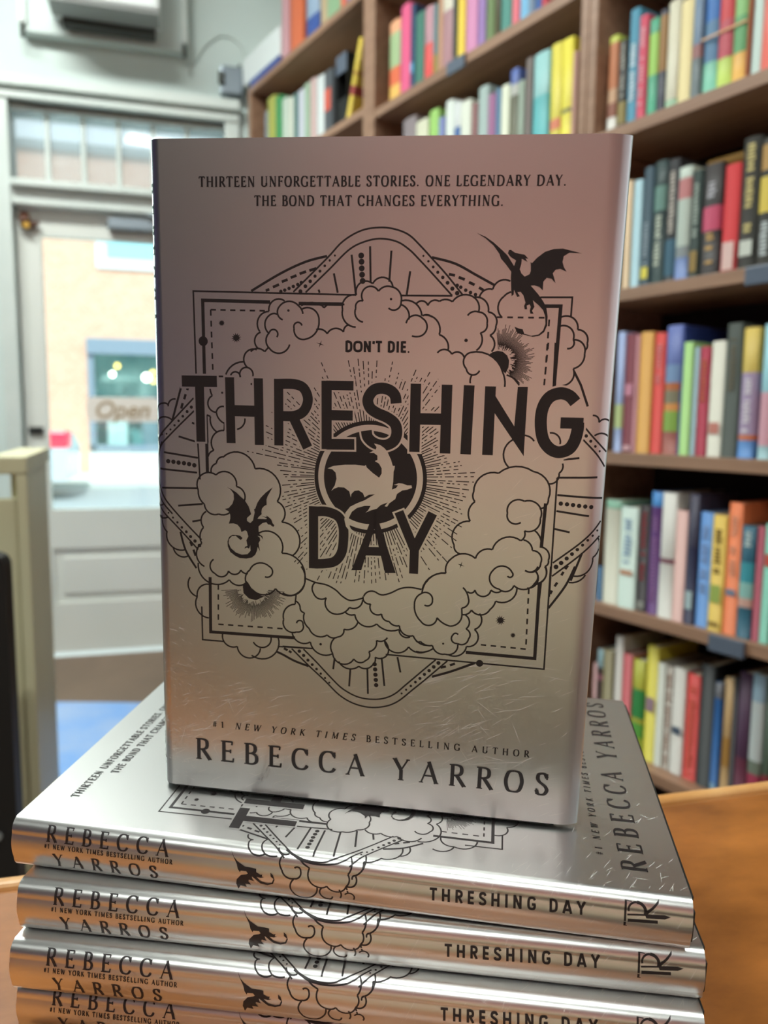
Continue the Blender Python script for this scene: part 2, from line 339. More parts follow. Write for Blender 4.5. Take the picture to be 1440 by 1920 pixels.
KB = Matrix.Translation((-.474, .92, 0)) @ Matrix.Rotation(R(8), 4, 'Z')
rk = empty('display_rack', KB); tag(rk, 'black upright rack panel with small grey studs at the left edge', 'rack')
b = MB(); b.prism([(-.32, .004), (.012, .004), (.012, .850), (.008, .858), (.0, .862), (-.32, .862)], 0, .025, m_black); b.build('rack_panel', rk)
for z in (.805, .765, .70, .615, .50):
    b = MB(); b.tube([(-.012, -.004, z), (-.012, .0, z)], .006, m_stud, 12); b.build('stud', rk)

# ------------------------------------------------------------------ table
TZ = 0.80426
tb = empty('table', Matrix.Translation((0, 0, TZ)) @ Matrix.Rotation(R(14.523), 4, 'Z')); tag(tb, 'orange varnished wooden table carrying the stack of silver books', 'table')
b = MB(); b.box(-.30, .95, .135, 0.3805, -.03, 0, m_table, .006, seg=3); b.build('table_top', tb)
b = MB(); b.box(-.305, .955, 0.3805+.0003, 0.3805+.009, -.031, .0007, m_tedge, .003, seg=3); b.build('edge_strip', tb)
b = MB(); b.box(-.25, .88, .15, 0.3805-.05, -.11, -.0305, m_table, .003); b.build('apron', tb)
for x, y in ((-.23, .185), (.85, .185), (-.23, 0.3805-.08), (.85, 0.3805-.08)):
    b = MB(); b.box(x-.025, x+.025, y-.025, y+.025, -TZ+.001, -.111, m_table, .003); b.build('leg', tb)

# ------------------------------------------------------------------ bookcase: three units side by side
def unit(name_label, t_hi, t_lo, w_hi, w_lo, shelves, labels=(), H=2.62):
    u = empty('bookcase', CASE @ Matrix.Translation((-(t_hi+t_lo)/2, 0, 0))); tag(u, name_label, 'bookcase', None)
    hw = (t_hi - t_lo) / 2
    for x0, x1 in ((-hw, -hw+w_hi), (hw-w_lo, hw)):
        b = MB(); b.box(x0+.0005, x1-.0005, 0, .27, 0, H, m_shelf, .002); b.build('side_panel', u)
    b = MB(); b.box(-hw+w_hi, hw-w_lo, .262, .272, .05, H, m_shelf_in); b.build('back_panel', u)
    for z in shelves:
        b = MB(); b.box(-hw+w_hi+.0005, hw-w_lo-.0005, .002, .261, z-.026, z, m_shelf, .0015); sh = b.build('shelf', u)
        for lz, lt in labels:
            if abs(lz-z) < .01:
                x = -(lt - (t_hi+t_lo)/2)
                b = MB(); b.box(x-.037, x+.037, -.006, .0015, z-.034, z-.001, m_label, .002); b.build('label_holder', sh)
    b = MB(); b.box(-hw+w_hi+.0005, hw-w_lo-.0005, .02, .261, .0, .07, m_shelf); b.build('plinth', u)
    b = MB(); b.box(-hw, hw-.001, 0 if H < 2.6 else -.005, .272, H, H+.026, m_shelf, .002); b.build('top_board', u)
SR = [zz(v) for v in (.09, .379, .682, .991, 1.306, 1.612, 1.925, 2.24)]
SM = [zz(v) for v in (.09, .379, .682, .991, 1.306, 1.612, 1.915, 2.23)]
SL = [zz(v) for v in (.09, .379, .682, .991, 1.306, 1.612, 1.940, 2.26)]
unit('brown bookcase bay at the right edge, nearest of the three', .3055, -.62, .025, .03, SR, [(zz(.682), -.108), (zz(1.306), -.135)])
unit('brown bookcase bay rising directly behind the top of the standing book', 1.2105, .3058, .033, .025, SM, [(zz(1.915), .768)])
unit('brown bookcase bay at the far end beside the wall, lower than the others', 2.145, 1.2108, .03, .033, SL[:-1], H=SL[-1]-.026)

# ------------------------------------------------------------------ shelf books
m_books = bpy.data.materials.new('printed_book_cover'); m_books.use_nodes = True
_n = m_books.node_tree; _p = _n.nodes['Principled BSDF']; _p.inputs['Roughness'].default_value = .55
_a = _n.nodes.new('ShaderNodeAttribute'); _a.attribute_name = 'col'; _n.links.new(_a.outputs['Color'], _p.inputs['Base Color'])
_lin = lin
def BOOKCOL(c):                                  # printed covers: slightly dulled
    r, g, b_, a = _lin(c); l = .3*r+.59*g+.11*b_
    return tuple(.86*(l+(v-l)*.90) for v in (r, g, b_)) + (1,)
def shelf_book(w, h, d, base, marks, name='book'):
    """origin at the middle of the spine foot; x across the spine, y into the shelf"""
    bm = bmesh.new(); cl = bm.loops.layers.float_color.new('col')
    def lin(c): return BOOKCOL(c)
    bands = [(0, 1, base)]; extra = []
    for k in marks:
        if k[0] in 'TP': extra.append(k)
        else:
            z, c = k.split(); a0, a1 = [float(v) for v in z.split('-')]; bands.append((a0, a1, c))
    cuts = sorted({0., 1.} | {q for a0, a1, c in bands for q in (a0, a1)})
    N = 6; bul = min(.004, w*.12)
    xs = [-w/2 + w*i/N for i in range(N+1)]
    sec = [(-w/2, d)] + [(x, bul*(2*x/w)**2 if w else 0) for x in xs] + [(w/2, d)]
    rows = [[bm.verts.new((x, y, z*h)) for x, y in sec] for z in cuts]
    for j in range(len(cuts)-1):
        zc = (cuts[j]+cuts[j+1])/2; c = base
        for a0, a1, cc in bands:
            if a0 <= zc <= a1: c = cc
        for i in range(len(sec)-1):
            f = bm.faces.new([rows[j][i], rows[j][i+1], rows[j+1][i+1], rows[j+1][i]]); f.smooth = 1 <= i <= N
            col = lin(c)
            for lp in f.loops: lp[cl] = col
    th = min(.0022, w*.14)                       # cover thickness: inner faces and rims
    inner = [(-w/2+th, d), (-w/2+th, bul+.002), (w/2-th, bul+.002), (w/2-th, d)]
    for z in (0, 1):
        top = [bm.verts.new((x, y, z*h)) for x, y in inner]
        o = rows[0 if z == 0 else -1]
        for quad in ([o[0], o[1], top[1], top[0]], [o[-2], o[-1], top[3], top[2]]):
            f = bm.faces.new(quad)
            for lp in f.loops: lp[cl] = lin(base)
        f = bm.faces.new([*o[1:-1], top[2], top[1]])
        for lp in f.loops: lp[cl] = lin(base)
    def quad(x0, x1, z0, z1, c):
        y = -.0007
        vs = [bm.verts.new((x, y, z)) for x, z in ((x0, z0), (x1, z0), (x1, z1), (x0, z1))]
        f = bm.faces.new(vs)
        for lp in f.loops: lp[cl] = lin(c)
    rnd = random.Random(int(w*1e6) + int(h*1e5))
    for k in extra:
        z, c = k[1:].split(); a0, a1 = [float(v) for v in z.split('-')]
        if k[0] == 'P': quad(-w*.36, w*.36, a0*h, a1*h, c)
        else:                                    # worn print, too small in the photo to read
            z0 = a0*h
            while z0 < a1*h - .003:
                s = rnd.uniform(.005, .010)
                if rnd.random() > .16: quad(-w*rnd.uniform(.16, .26), w*rnd.uniform(.16, .26), z0, min(z0+s*.72, a1*h), c)
                z0 += s
    me = bpy.data.meshes.new(name); bm.to_mesh(me); bm.free(); me.materials.append(m_books)
    o = bpy.data.objects.new(name, me); COL.objects.link(o)
    MB().box(-w/2+th, w/2-th, bul+.0022, d-.004, .003, h-.003, m_page).build('page_block', o)
    return o
SHELVES = {
 'R1': (zz(1.612), .012, 'on the top right-bay shelf', 'books on the top shelf of the right bay'),
 'R2': (zz(1.306), .012, 'on the second right-bay shelf', 'books on the second shelf of the right bay'),
 'R3': (zz(.991), .012, 'on the third right-bay shelf', 'books on the third shelf of the right bay'),
 'R4': (zz(.682), .012, 'on the fourth right-bay shelf', 'books on the fourth shelf of the right bay'),
 'R5': (zz(.379), .030, 'on the lowest right-bay shelf', 'books on the lowest shelf of the right bay'),
 'M0': (zz(1.915), .012, 'on the upper middle-bay shelf', 'books on the upper shelf of the middle bay'),
 'M1': (zz(1.612), .012, 'on the lower middle-bay shelf', 'books on the lower shelf of the middle bay'),
 'L1': (zz(1.940), .012, 'on the lower far-bay shelf', 'books on the lower shelf of the far bay'),
 'L0': (zz(2.26), .012, 'on top of the far bay', 'books on the top shelf of the far bay'),
}
BOOKS = {
 'R1': [
  (0.2606, 0.2355, 0.1927, 'orange and tan paperback with a lime top corner', 'D07A45;.0-.15 E6E2DA;.15-.3 A0604A;.3-.45 D8A880;.93-1 C8D040'),
  (0.2339, 0.212, 0.1757, 'black paperback with grey lettering and a gold foot', '33302E;.05-.3 A08C48;T.35-.95 A8A498'),
  (0.2088, 0.1833, 0.2259, 'teal blue hardback with white lettering', '4A94B0;T.2-.7 D8E8F0'),
  (0.1818, 0.1601, 0.2026, 'pink red hardback with pale lettering', 'D84A66;T.1-.9 F0A0AC'),
  (0.157, 0.1329, 0.1862, 'green book with a lime middle band', '4CAE88;.42-.85 A8DC58'),
  (0.1305, 0.1122, 0.1919, 'dark grey book with a brown upper half', '4A4A58;.4-.95 A87838'),
  (0.1113, 0.0834, 0.1994, 'wide cream hardback with a faint green foot', 'DDD6BC;.0-.08 9CC4A0'),
  (0.0834, 0.055, 0.1895, 'pale yellow cloth hardback', 'ECD89C'),
  (0.0533, 0.0324, 0.2447, 'slate blue hardback with a grey foot', '7088A4;.0-.3 707C80;.3-.4 A87070'),
  (0.0311, -0.0018, 0.2613, 'patterned blue book with a mint scalloped foot', '5A88B0;.0-.22 80CCB0;.5-.8 3078C8;.85-.98 8CC8A0'),
  (-0.0021, -0.0331, 0.2365, 'patterned red book with a lime scalloped foot', 'D05060;.0-.22 C4DC58;.5-.85 E03840'),
  (-0.0333, -0.0606, 0.253, 'patterned green book with an orange scalloped foot', '68B070;.0-.2 F4B84C;.45-.95 90CC78'),
  (-0.0618, -0.0678, 0.2695, 'thin rust brown paperback', 'A85830'),
  (-0.0685, -0.0887, 0.2447, 'pale grey green hardback', 'C4D8D0'),
  (-0.0896, -0.1145, 0.2613, 'coral red book with a white band', 'EC6A5C;.5-.62 E8E0E0'),
 ],
 'R2': [
  (0.199, 0.1828, 0.2225, 'thin cream paperback', 'E4C49C'),
  (0.1786, 0.1565, 0.2181, 'pale ice blue paperback', 'ACD0DC'),
  (0.1528, 0.1281, 0.2371, 'navy hardback with a yellow dot sticker', '38505E;P.06-.16 F0E030;T.18-.55 98A8B4'),
  (0.1272, 0.0976, 0.2419, 'dark green hardback with a cream title panel', '2E4444;T.15-.58 C8D0BC;.6-.8 6A9488'),
  (0.0959, 0.0686, 0.2376, 'black hardback with beige lettering and a blue foot', '2C2C30;T.4-.92 C4B8AC;.05-.35 3C6880'),
  (0.0678, 0.0369, 0.2146, 'white book with a pink block and blue foot', 'C4D0C4;.0-.2 7890C8;.72-.9 D08080;.2-.3 90989A'),
  (0.0355, 0.0124, 0.2005, 'dark green hardback with grey capitals', '263834;T.38-.95 A8B4A8;P.05-.25 A08038'),
  (0.0097, -0.0284, 0.2045, 'grey pink and gold striped thriller', '3A3434;T.1-.38 D0A050;.4-.62 D84870;T.62-.95 B8B4BC'),
  (-0.0322, -0.0649, 0.1944, 'bright red hardback with a white label', 'D02028;P.02-.28 F0C8C0'),
  (-0.0661, -0.1011, 0.2318, 'tall black hardback with gold lettering', '2A2822;T.28-.95 D0BC70;P.1-.22 D8DCD0'),
  (-0.1035, -0.1347, 0.2217, 'tall black book with a yellow middle and white lettering', '2C2820;.42-.7 E8C830;T.08-.35 C8D0D0;.75-.95 C09040'),
 ],
 'R3': [
  (0.2005, 0.18, 0.2575, 'lilac blue paperback', 'A0B0DC;.2-.4 C8D890'),
  (0.1786, 0.1499, 0.2514, 'maroon hardback with a pink label', '7C2C3C;P.48-.58 DC8CA4;P.02-.06 E8B8C0'),
  (0.1493, 0.1404, 0.2472, 'thin dusty pink paperback', 'C4848C'),
  (0.1401, 0.1072, 0.251, 'mustard yellow hardback', 'DCA040'),
  (0.106, 0.0793, 0.2473, 'scarlet hardback with pale lettering', 'DC3C34;T.55-.95 E88080'),
  (0.0778, 0.0396, 0.2589, 'blue and violet novel with a fruit coloured foot', '6878BC;.0-.18 A85C50;.18-.34 90B840;.34-.4 E8963C;.4-.5 8C8468;.5-.56 C86C30;.56-.7 7C9CC8'),
  (0.0385, 0.0334, 0.2561, 'thin navy hardback', '28408C'),
  (0.0331, 0.0117, 0.2227, 'lime green paperback', 'A8D880'),
  (0.0108, -0.0009, 0.2119, 'thin powder blue paperback', '98B4BC'),
  (-0.002, -0.0242, 0.2118, 'crimson hardback with orange lettering', 'B02444;T.5-.9 D06038'),
  (-0.0255, -0.0562, 0.2202, 'thick cream white hardback with a small red mark', 'DEDACA;P.2-.3 DC8878'),
  (-0.058, -0.0892, 0.2504, 'dark grey green hardback with an olive title', '48504A;T.5-.9 6C6450'),
  (-0.0905, -0.1218, 0.2395, 'purple and white novel with a blue foot', 'B8A0C4;.0-.14 5C94D8;.14-.18 E07840;T.2-.62 E8DCE8;.66-1 DCBC48'),
  (-0.1312, -0.1554, 0.2426, 'pale aqua and pink novel', '98D0DC;.0-.5 E8A8B8;.0-.1 A0C8D0'),
 ],
 'R4': [
  (0.2316, 0.217, 0.079, 'short slate blue paperback', '3C6C94'),
  (0.2156, 0.1723, 0.233, 'cream hardback with a pale green top', 'D8D4C0;.92-1 88BCA0'),
  (0.1706, 0.1242, 0.2224, 'pale green white hardback with an orange mark', 'C8DAD0;P.33-.38 D89870;T.45-.9 A8C4DC'),
  (0.1222, 0.0951, 0.2303, 'black hardback with dark red lettering', '2C2024;T.3-.95 982830;P.03-.1 A0A098'),
  (0.0938, 0.0663, 0.2616, 'purple book with a bright blue top', '64307C;.88-1 3888D0;T.1-.8 94609C'),
  (0.0653, 0.0299, 0.2617, 'white hardback with a plum band', 'DCD8D0;.44-.48 884858'),
  (0.0287, 0.0021, 0.2288, 'pale pink paperback', 'E0B0A8'),
  (0.0007, -0.0215, 0.2634, 'dark navy hardback with a pale blue dot', '28284C;P.12-.26 B8D0D4;.6-1 3C3850'),
  (-0.0221, -0.0524, 0.2311, 'cornflower blue paperback', '5C94D8;T.3-.9 88A8E0'),
  (-0.0535, -0.0838, 0.2289, 'yellow hardback with dark lettering', 'E4BC38;T.5-.88 A07C24;P.25-.4 A8C050;P.04-.08 A07C24'),
  (-0.0849, -0.1132, 0.2552, 'bright orange hardback with a blue dot', 'F07838;T.45-.9 F8A078;P.3-.35 8890A8'),
  (-0.1142, -0.1425, 0.215, 'teal book with a sunset panel and white lettering', '206078;.28-.36 DCA898;.36-.5 90C8C0;.5-.68 30A0B0;T.75-.97 C8DCDC'),
  (-0.1439, -0.1594, 0.2167, 'thin raspberry red book', 'A83850'),
  (-0.1604, -0.1783, 0.2235, 'mint green paperback with a red spot', '78C4AC;P.65-.75 E04434'),
 ],
 'R5': [
  (0.2456, 0.236, 0.1789, 'thin pale rose paperback', 'D8A8A8'),
  (0.2345, 0.2168, 0.2162, 'slim brown book with a pale blue top', '54423C;.8-1 88A8B0;.66-.72 A86878'),
  (0.2156, 0.1887, 0.2192, 'olive brown paperback', '8C8058'),
  (0.1857, 0.1636, 0.2585, 'tall pale grey hardback', 'C4BCB4'),
  (0.1625, 0.137, 0.2239, 'rose red paperback', 'CC5058'),
  (0.1334, 0.1016, 0.2191, 'yellow green book with a green block', 'BCBC20;.4-.7 2C9848;.2-.35 5CB43C;.0-.2 A8C020'),
  (0.0992, 0.0695, 0.2588, 'tall lemon yellow book with a lilac spot', 'DCCC18;P.44-.56 AC8C9C'),
  (0.0689, 0.0486, 0.2294, 'white paperback with faint lettering', 'C8C8BC'),
  (0.047, 0.0324, 0.2261, 'slim white book with a rust lettered spine', 'C0B4A8;T.05-.95 A46C50'),
  (0.0301, -0.0003, 0.2303, 'pale grey hardback with a dark blue mark', 'D0CAC2;P.38-.45 4C6078'),
  (-0.0022, -0.033, 0.2257, 'bright red hardback with orange lettering', 'DC2C24;T.05-.9 EC5C44'),
  (-0.0345, -0.0669, 0.2557, 'thick matt black hardback', '1E2224'),
  (-0.0681, -0.0847, 0.2267, 'blue paperback with a grey top', '1C62A8;.86-1 707078;P.02-.08 90C0E0'),
  (-0.0858, -0.106, 0.2405, 'tan book with a gold lower band', 'C49C64;.25-.5 B88430'),
  (-0.1065, -0.117, 0.2478, 'thin black book', '201820'),
  (-0.1175, -0.1431, 0.2624, 'dark plum hardback', '4C2848;.0-.35 6C2C44'),
  (-0.1444, -0.1704, 0.2664, 'pale blue and white hardback with a crimson foot', 'C8D0D0;.0-.1 D8D4D0;.1-.26 B43458;.26-.36 788474;.8-1 98B4C8'),
  (-0.1717, -0.1882, 0.2704, 'dark green paperback with a red foot', '4C5C4C;.0-.28 902838'),
 ],
 'M0': [
  (1.1193, 1.0617, 0.2257, 'mint and orange paperback', 'A8C48C;.0-.2 F0B848;.2-.42 F06830;.85-1 F0A878'),
  (1.0591, 1.0095, 0.2472, 'hot pink hardback', 'E85488'),
  (1.007, 0.9853, 0.2315, 'slim navy book with a light blue spot', '2C4870;P.2-.32 58B4E0'),
  (0.9845, 0.9404, 0.1963, 'teal green paperback', '3C7C6C'),
  (0.9381, 0.8962, 0.1927, 'red and grey pink paperback', 'E84848;.5-1 C08C98'),
  (0.8947, 0.8784, 0.1864, 'slim olive book with a teal top', 'A09038;.3-1 588890'),
  (0.8769, 0.8549, 0.253, 'tan paperback', 'C49474'),
  (0.8542, 0.8077, 0.2695, 'cream book with a mauve lower half', 'DCD4C0;.0-.55 B08088'),
  (0.807, 0.791, 0.2448, 'slim charcoal book', '3C4440'),
  (0.7896, 0.7568, 0.2612, 'bright yellow paperback', 'F0CC20'),
  (0.7541, 0.7079, 0.2365, 'pink lilac paperback', 'D88CB8'),
  (0.7059, 0.6745, 0.253, 'purple paperback', '9C78B8'),
  (0.672, 0.6384, 0.2695, 'moss green hardback', '6C8450'),
  (0.6372, 0.6177, 0.2448, 'dark olive book with a gold top', '504828;.5-1 C8A830'),
  (0.6165, 0.5773, 0.2612, 'sea green hardback', '4C9488'),
  (0.5738, 0.5485, 0.2365, 'coral pink paperback', 'EC7080'),
  (0.5468, 0.517, 0.253, 'sky blue paperback', '78BCE4'),
  (0.5159, 0.4939, 0.2695, 'slate grey paperback', '788CA4'),
  (0.4928, 0.4724, 0.2448, 'royal blue paperback', '3464AC'),
  (0.4713, 0.4486, 0.2612, 'crimson red paperback', 'C83048'),
 ],
 'M1': [
  (1.0419, 0.9746, 0.2596, 'greyish pink paperback', '8C8084'),
  (0.9714, 0.9111, 0.2327, 'short cream paperback', 'D4D4B8'),
  (0.9088, 0.8645, 0.244, 'lime green paperback', '98CC60'),
  (0.863, 0.8366, 0.2123, 'lilac blue paperback', '7C88C0'),
  (0.8345, 0.7974, 0.246, 'tall white paperback', 'DCE4DC'),
  (0.796, 0.7668, 0.2317, 'blue paperback with a white top', '4470B4;.72-1 D8DCDC'),
  (0.7647, 0.7209, 0.2214, 'pale ivory hardback', 'DCE0D0'),
  (0.7189, 0.6979, 0.2044, 'thin rosy brown paperback', '986868'),
  (0.6947, 0.6538, 0.2347, 'pale sage grey hardback', 'A4B8B4'),
  (0.6519, 0.6228, 0.2031, 'mauve paperback', 'A06490'),
  (0.621, 0.604, 0.2084, 'slim steel blue paperback', '5884A8'),
  (0.6028, 0.5712, 0.2075, 'ivory white paperback', 'E0E4CC'),
  (0.5695, 0.5394, 0.2339, 'dark book with a blue top and cream dots', '686850;.85-1 5870B8;.74-.85 C8C8C0'),
  (0.5383, 0.5173, 0.1988, 'pale green grey paperback', '98A898'),
  (0.5156, 0.4929, 0.2419, 'tall grey brown hardback', '786C68'),
  (0.4907, 0.4382, 0.24, 'wide turquoise hardback', '58BCC0;.6-1 98D0D0'),
  (0.4346, 0.3996, 0.242, 'yellow book with a pink stripe', 'E8D830;.22-.32 F08860'),
  (0.3971, 0.3633, 0.2385, 'tallest yellow book with a dark stripe', 'F0E010;.33-.37 8C8448'),
  (0.3624, 0.3507, 0.2023, 'thin pale pink paperback', 'C89888'),
 ],
 'L1': [
  (2.0209, 1.9904, 0.2275, 'thin pale blue paperback', '8898A8'),
  (1.9877, 1.918, 0.2626, 'yellow green paperback', 'B4B848'),
  (1.9155, 1.8631, 0.2446, 'emerald green paperback', '3CA05C'),
  (1.8594, 1.8097, 0.2194, 'pale mint white paperback', 'CCDCCC'),
  (1.8085, 1.7672, 0.2093, 'off white paperback', 'DCE0D0'),
  (1.7649, 1.7314, 0.2086, 'thin deep teal paperback', '4C7C78'),
  (1.7291, 1.6784, 0.2062, 'lavender white paperback', 'CCD0DC'),
  (1.674, 1.6345, 0.2112, 'pale green paperback', 'A4C0A4'),
  (1.6324, 1.5897, 0.2131, 'powder pink paperback', 'D8B8B4'),
  (1.5876, 1.5316, 0.2048, 'white hardback with a blue edge', 'DCE4E4;.0-1 DCE4E4'),
  (1.5276, 1.4657, 0.2013, 'dark grey book with a red oval', '50565C;P.35-.7 E86048'),
 ],
 'L0': [
  (1.8573, 1.793, 0.2365, 'pale pink paperback', 'D8A0A8'),
  (1.7906, 1.684, 0.253, 'broad orange hardback', 'E8703C'),
  (1.6567, 1.5607, 0.2695, 'pale blue hardback with a royal blue foot', '98B0CC;.0-.25 3458A8'),
  (1.5566, 1.5102, 0.2448, 'tan paperback', 'C8B088'),
  (1.5083, 1.4174, 0.2612, 'pale green hardback', '90B88C'),
  (1.4137, 1.3803, 0.2365, 'orange red paperback', 'EC7050'),
  (1.3784, 1.3102, 0.253, 'violet paperback', '8C78A8'),
 ],
}
rnd = random.Random(5)
for key, (z, off, where, grp) in SHELVES.items():
    for t0, t1, h, desc, cols in BOOKS[key]:
        cs = cols.split(';'); w = abs(t0-t1) - .0012
        d = rnd.uniform(.135, .155) if w < .03 else rnd.uniform(.15, .17)
        o = shelf_book(w, max(h, .06), d, cs[0], cs[1:])
        o.matrix_world = CASE @ Matrix.Translation((-(t0+t1)/2, off*1.1 + rnd.uniform(-.002, .003), z+.0006))
        tag(o, desc + ' ' + where, 'book', grp)
# things among the books
b = MB(); b.box(.0315-.0628, .0612, -.0032, -.0018, .098, .102, m_tedge, .0005); b.box(.0315-.0628, .0612, .155, .157, .098, .102, m_tedge)
tag(b.build('book_string', M=CASE @ Matrix.Translation((0, .0132, zz(1.612)))), 'pale string tied round three patterned books on the top right-bay shelf', 'string')
o = shelf_book(.026, .235, .16, 'E8C828', ['.3-.42 B0403C', '.55-.6 C08C28']); o.matrix_world = CASE @ Matrix.Translation((-1.365, .014, SL[6]+.0052)) @ Matrix.Rotation(R(20), 4, 'Y') @ Matrix.Translation((.0, 0, 0))
tag(o, 'yellow book leaning against the upright on the lower shelf of the far bay', 'book')
fb = empty('file_box', CASE @ Matrix.Translation((-1.418, .03, SL[6]+.001))); tag(fb, 'black open file box on the lower shelf of the far bay', 'box')
b = MB(); b.box(-.045, -.042, 0, .2, 0, .23, m_black); b.box(.022, .025, 0, .2, 0, .23, m_black); b.box(-.0415, .0215, 0, .003, 0, .09, m_black); b.box(-.0415, .0215, .197, .2, 0, .23, m_black); b.box(-.0415, .0215, .0035, .1965, 0, .003, m_black); b.build('box_walls', fb)
b = MB(); b.box(-.045, .025, -.004, -.0005, .17, .23, m_label, .001); b.build('label_strip', fb)
wb = empty('flat_carton', CASE @ Matrix.Translation((-2.045, .006, SL[7]+.031))); tag(wb, 'white carton with a blue foot overhanging the far end of the bookcase', 'carton')
m_blue = mat('royal_blue_card', '3C5498', .5)
b = MB(); b.box(-.165, .185, 0, .12, .0, .105, m_ac, .004); b.build('carton_body', wb)
b = MB(); b.box(-.09, .183, -.002, .12, -.0300, -.0005, m_blue, .002); b.build('blue_foot', wb)
o = shelf_book(.018, .092, .15, 'A87C20', []); o.matrix_world = CASE @ Matrix.Translation((-.031, .05, SR[4]+.2165)) @ Matrix.Rotation(R(90), 4, 'Y')
tag(o, 'small gold brown book lying flat on top of the books on the second right-bay shelf', 'book')

# ------------------------------------------------------------------ the silver books
BL, BW, RR, BT, SB = .238, .160, .0045, .0186, .0009
TA, TB = math.tan(R(.9315)), math.tan(R(.36326))
ARC = math.pi/2*RR; HS = BT - 2*RR
FOLD = [(BW-.0080, BW-.0080, 0., 0.)]            # s, y, z, normal angle: the jacket eases over the fore edge
for _a, _l in ((3, .0009), (6, .0009), (9, .0009), (11, .0009), (15, .0007), (20, .0007), (22, .0008), (23, .0008), (25, .0008), (34, .0006), (50, .0003), (68, .0003), (85, .0002)):
    _q = FOLD[-1]; _t = R(_a); FOLD.append((_q[0]+_l, _q[1]+_l*math.cos(_t), _q[2]-_l*math.sin(_t), _t))
def prof(s):
    """point and outward normal on the jacket section; s = distance from the virtual spine edge across the front"""
    if s >= FOLD[0][0]:
        for p, q in zip(FOLD, FOLD[1:]):
            if s <= q[0]:
                t = (s-p[0])/(q[0]-p[0]); a = p[3]+(q[3]-p[3])*t
                return (p[1]+(q[1]-p[1])*t, p[2]+(q[2]-p[2])*t, math.sin(a), math.cos(a))
        return (FOLD[-1][1], FOLD[-1][2], 1., 0.)
    if s >= RR: return (s, 0., 0., 1.)
    if s >= RR-ARC:
        a = (RR-s)/RR; return (RR-RR*math.sin(a), -RR+RR*math.cos(a), -math.sin(a), math.cos(a))
    u = RR-ARC-s
    if u <= HS:
        k = SB*math.pi/HS*math.cos(math.pi*u/HS); n = math.hypot(1, k)
        return (-SB*math.sin(math.pi*u/HS), -RR-u, -1/n, k/n)
    a = min((u-HS)/RR, math.pi/2); ex = max(0, u-HS-ARC)
    return (RR-RR*math.cos(a)+ex, -(BT-RR)-RR*math.sin(a), -math.cos(a), -math.sin(a))
def tap(p):
    k = -p[2]/BT
    return Vector((p[0], p[1], p[2] + k*(-p[1]*TA + p[0]*TB)))
LY = 1.2e-5
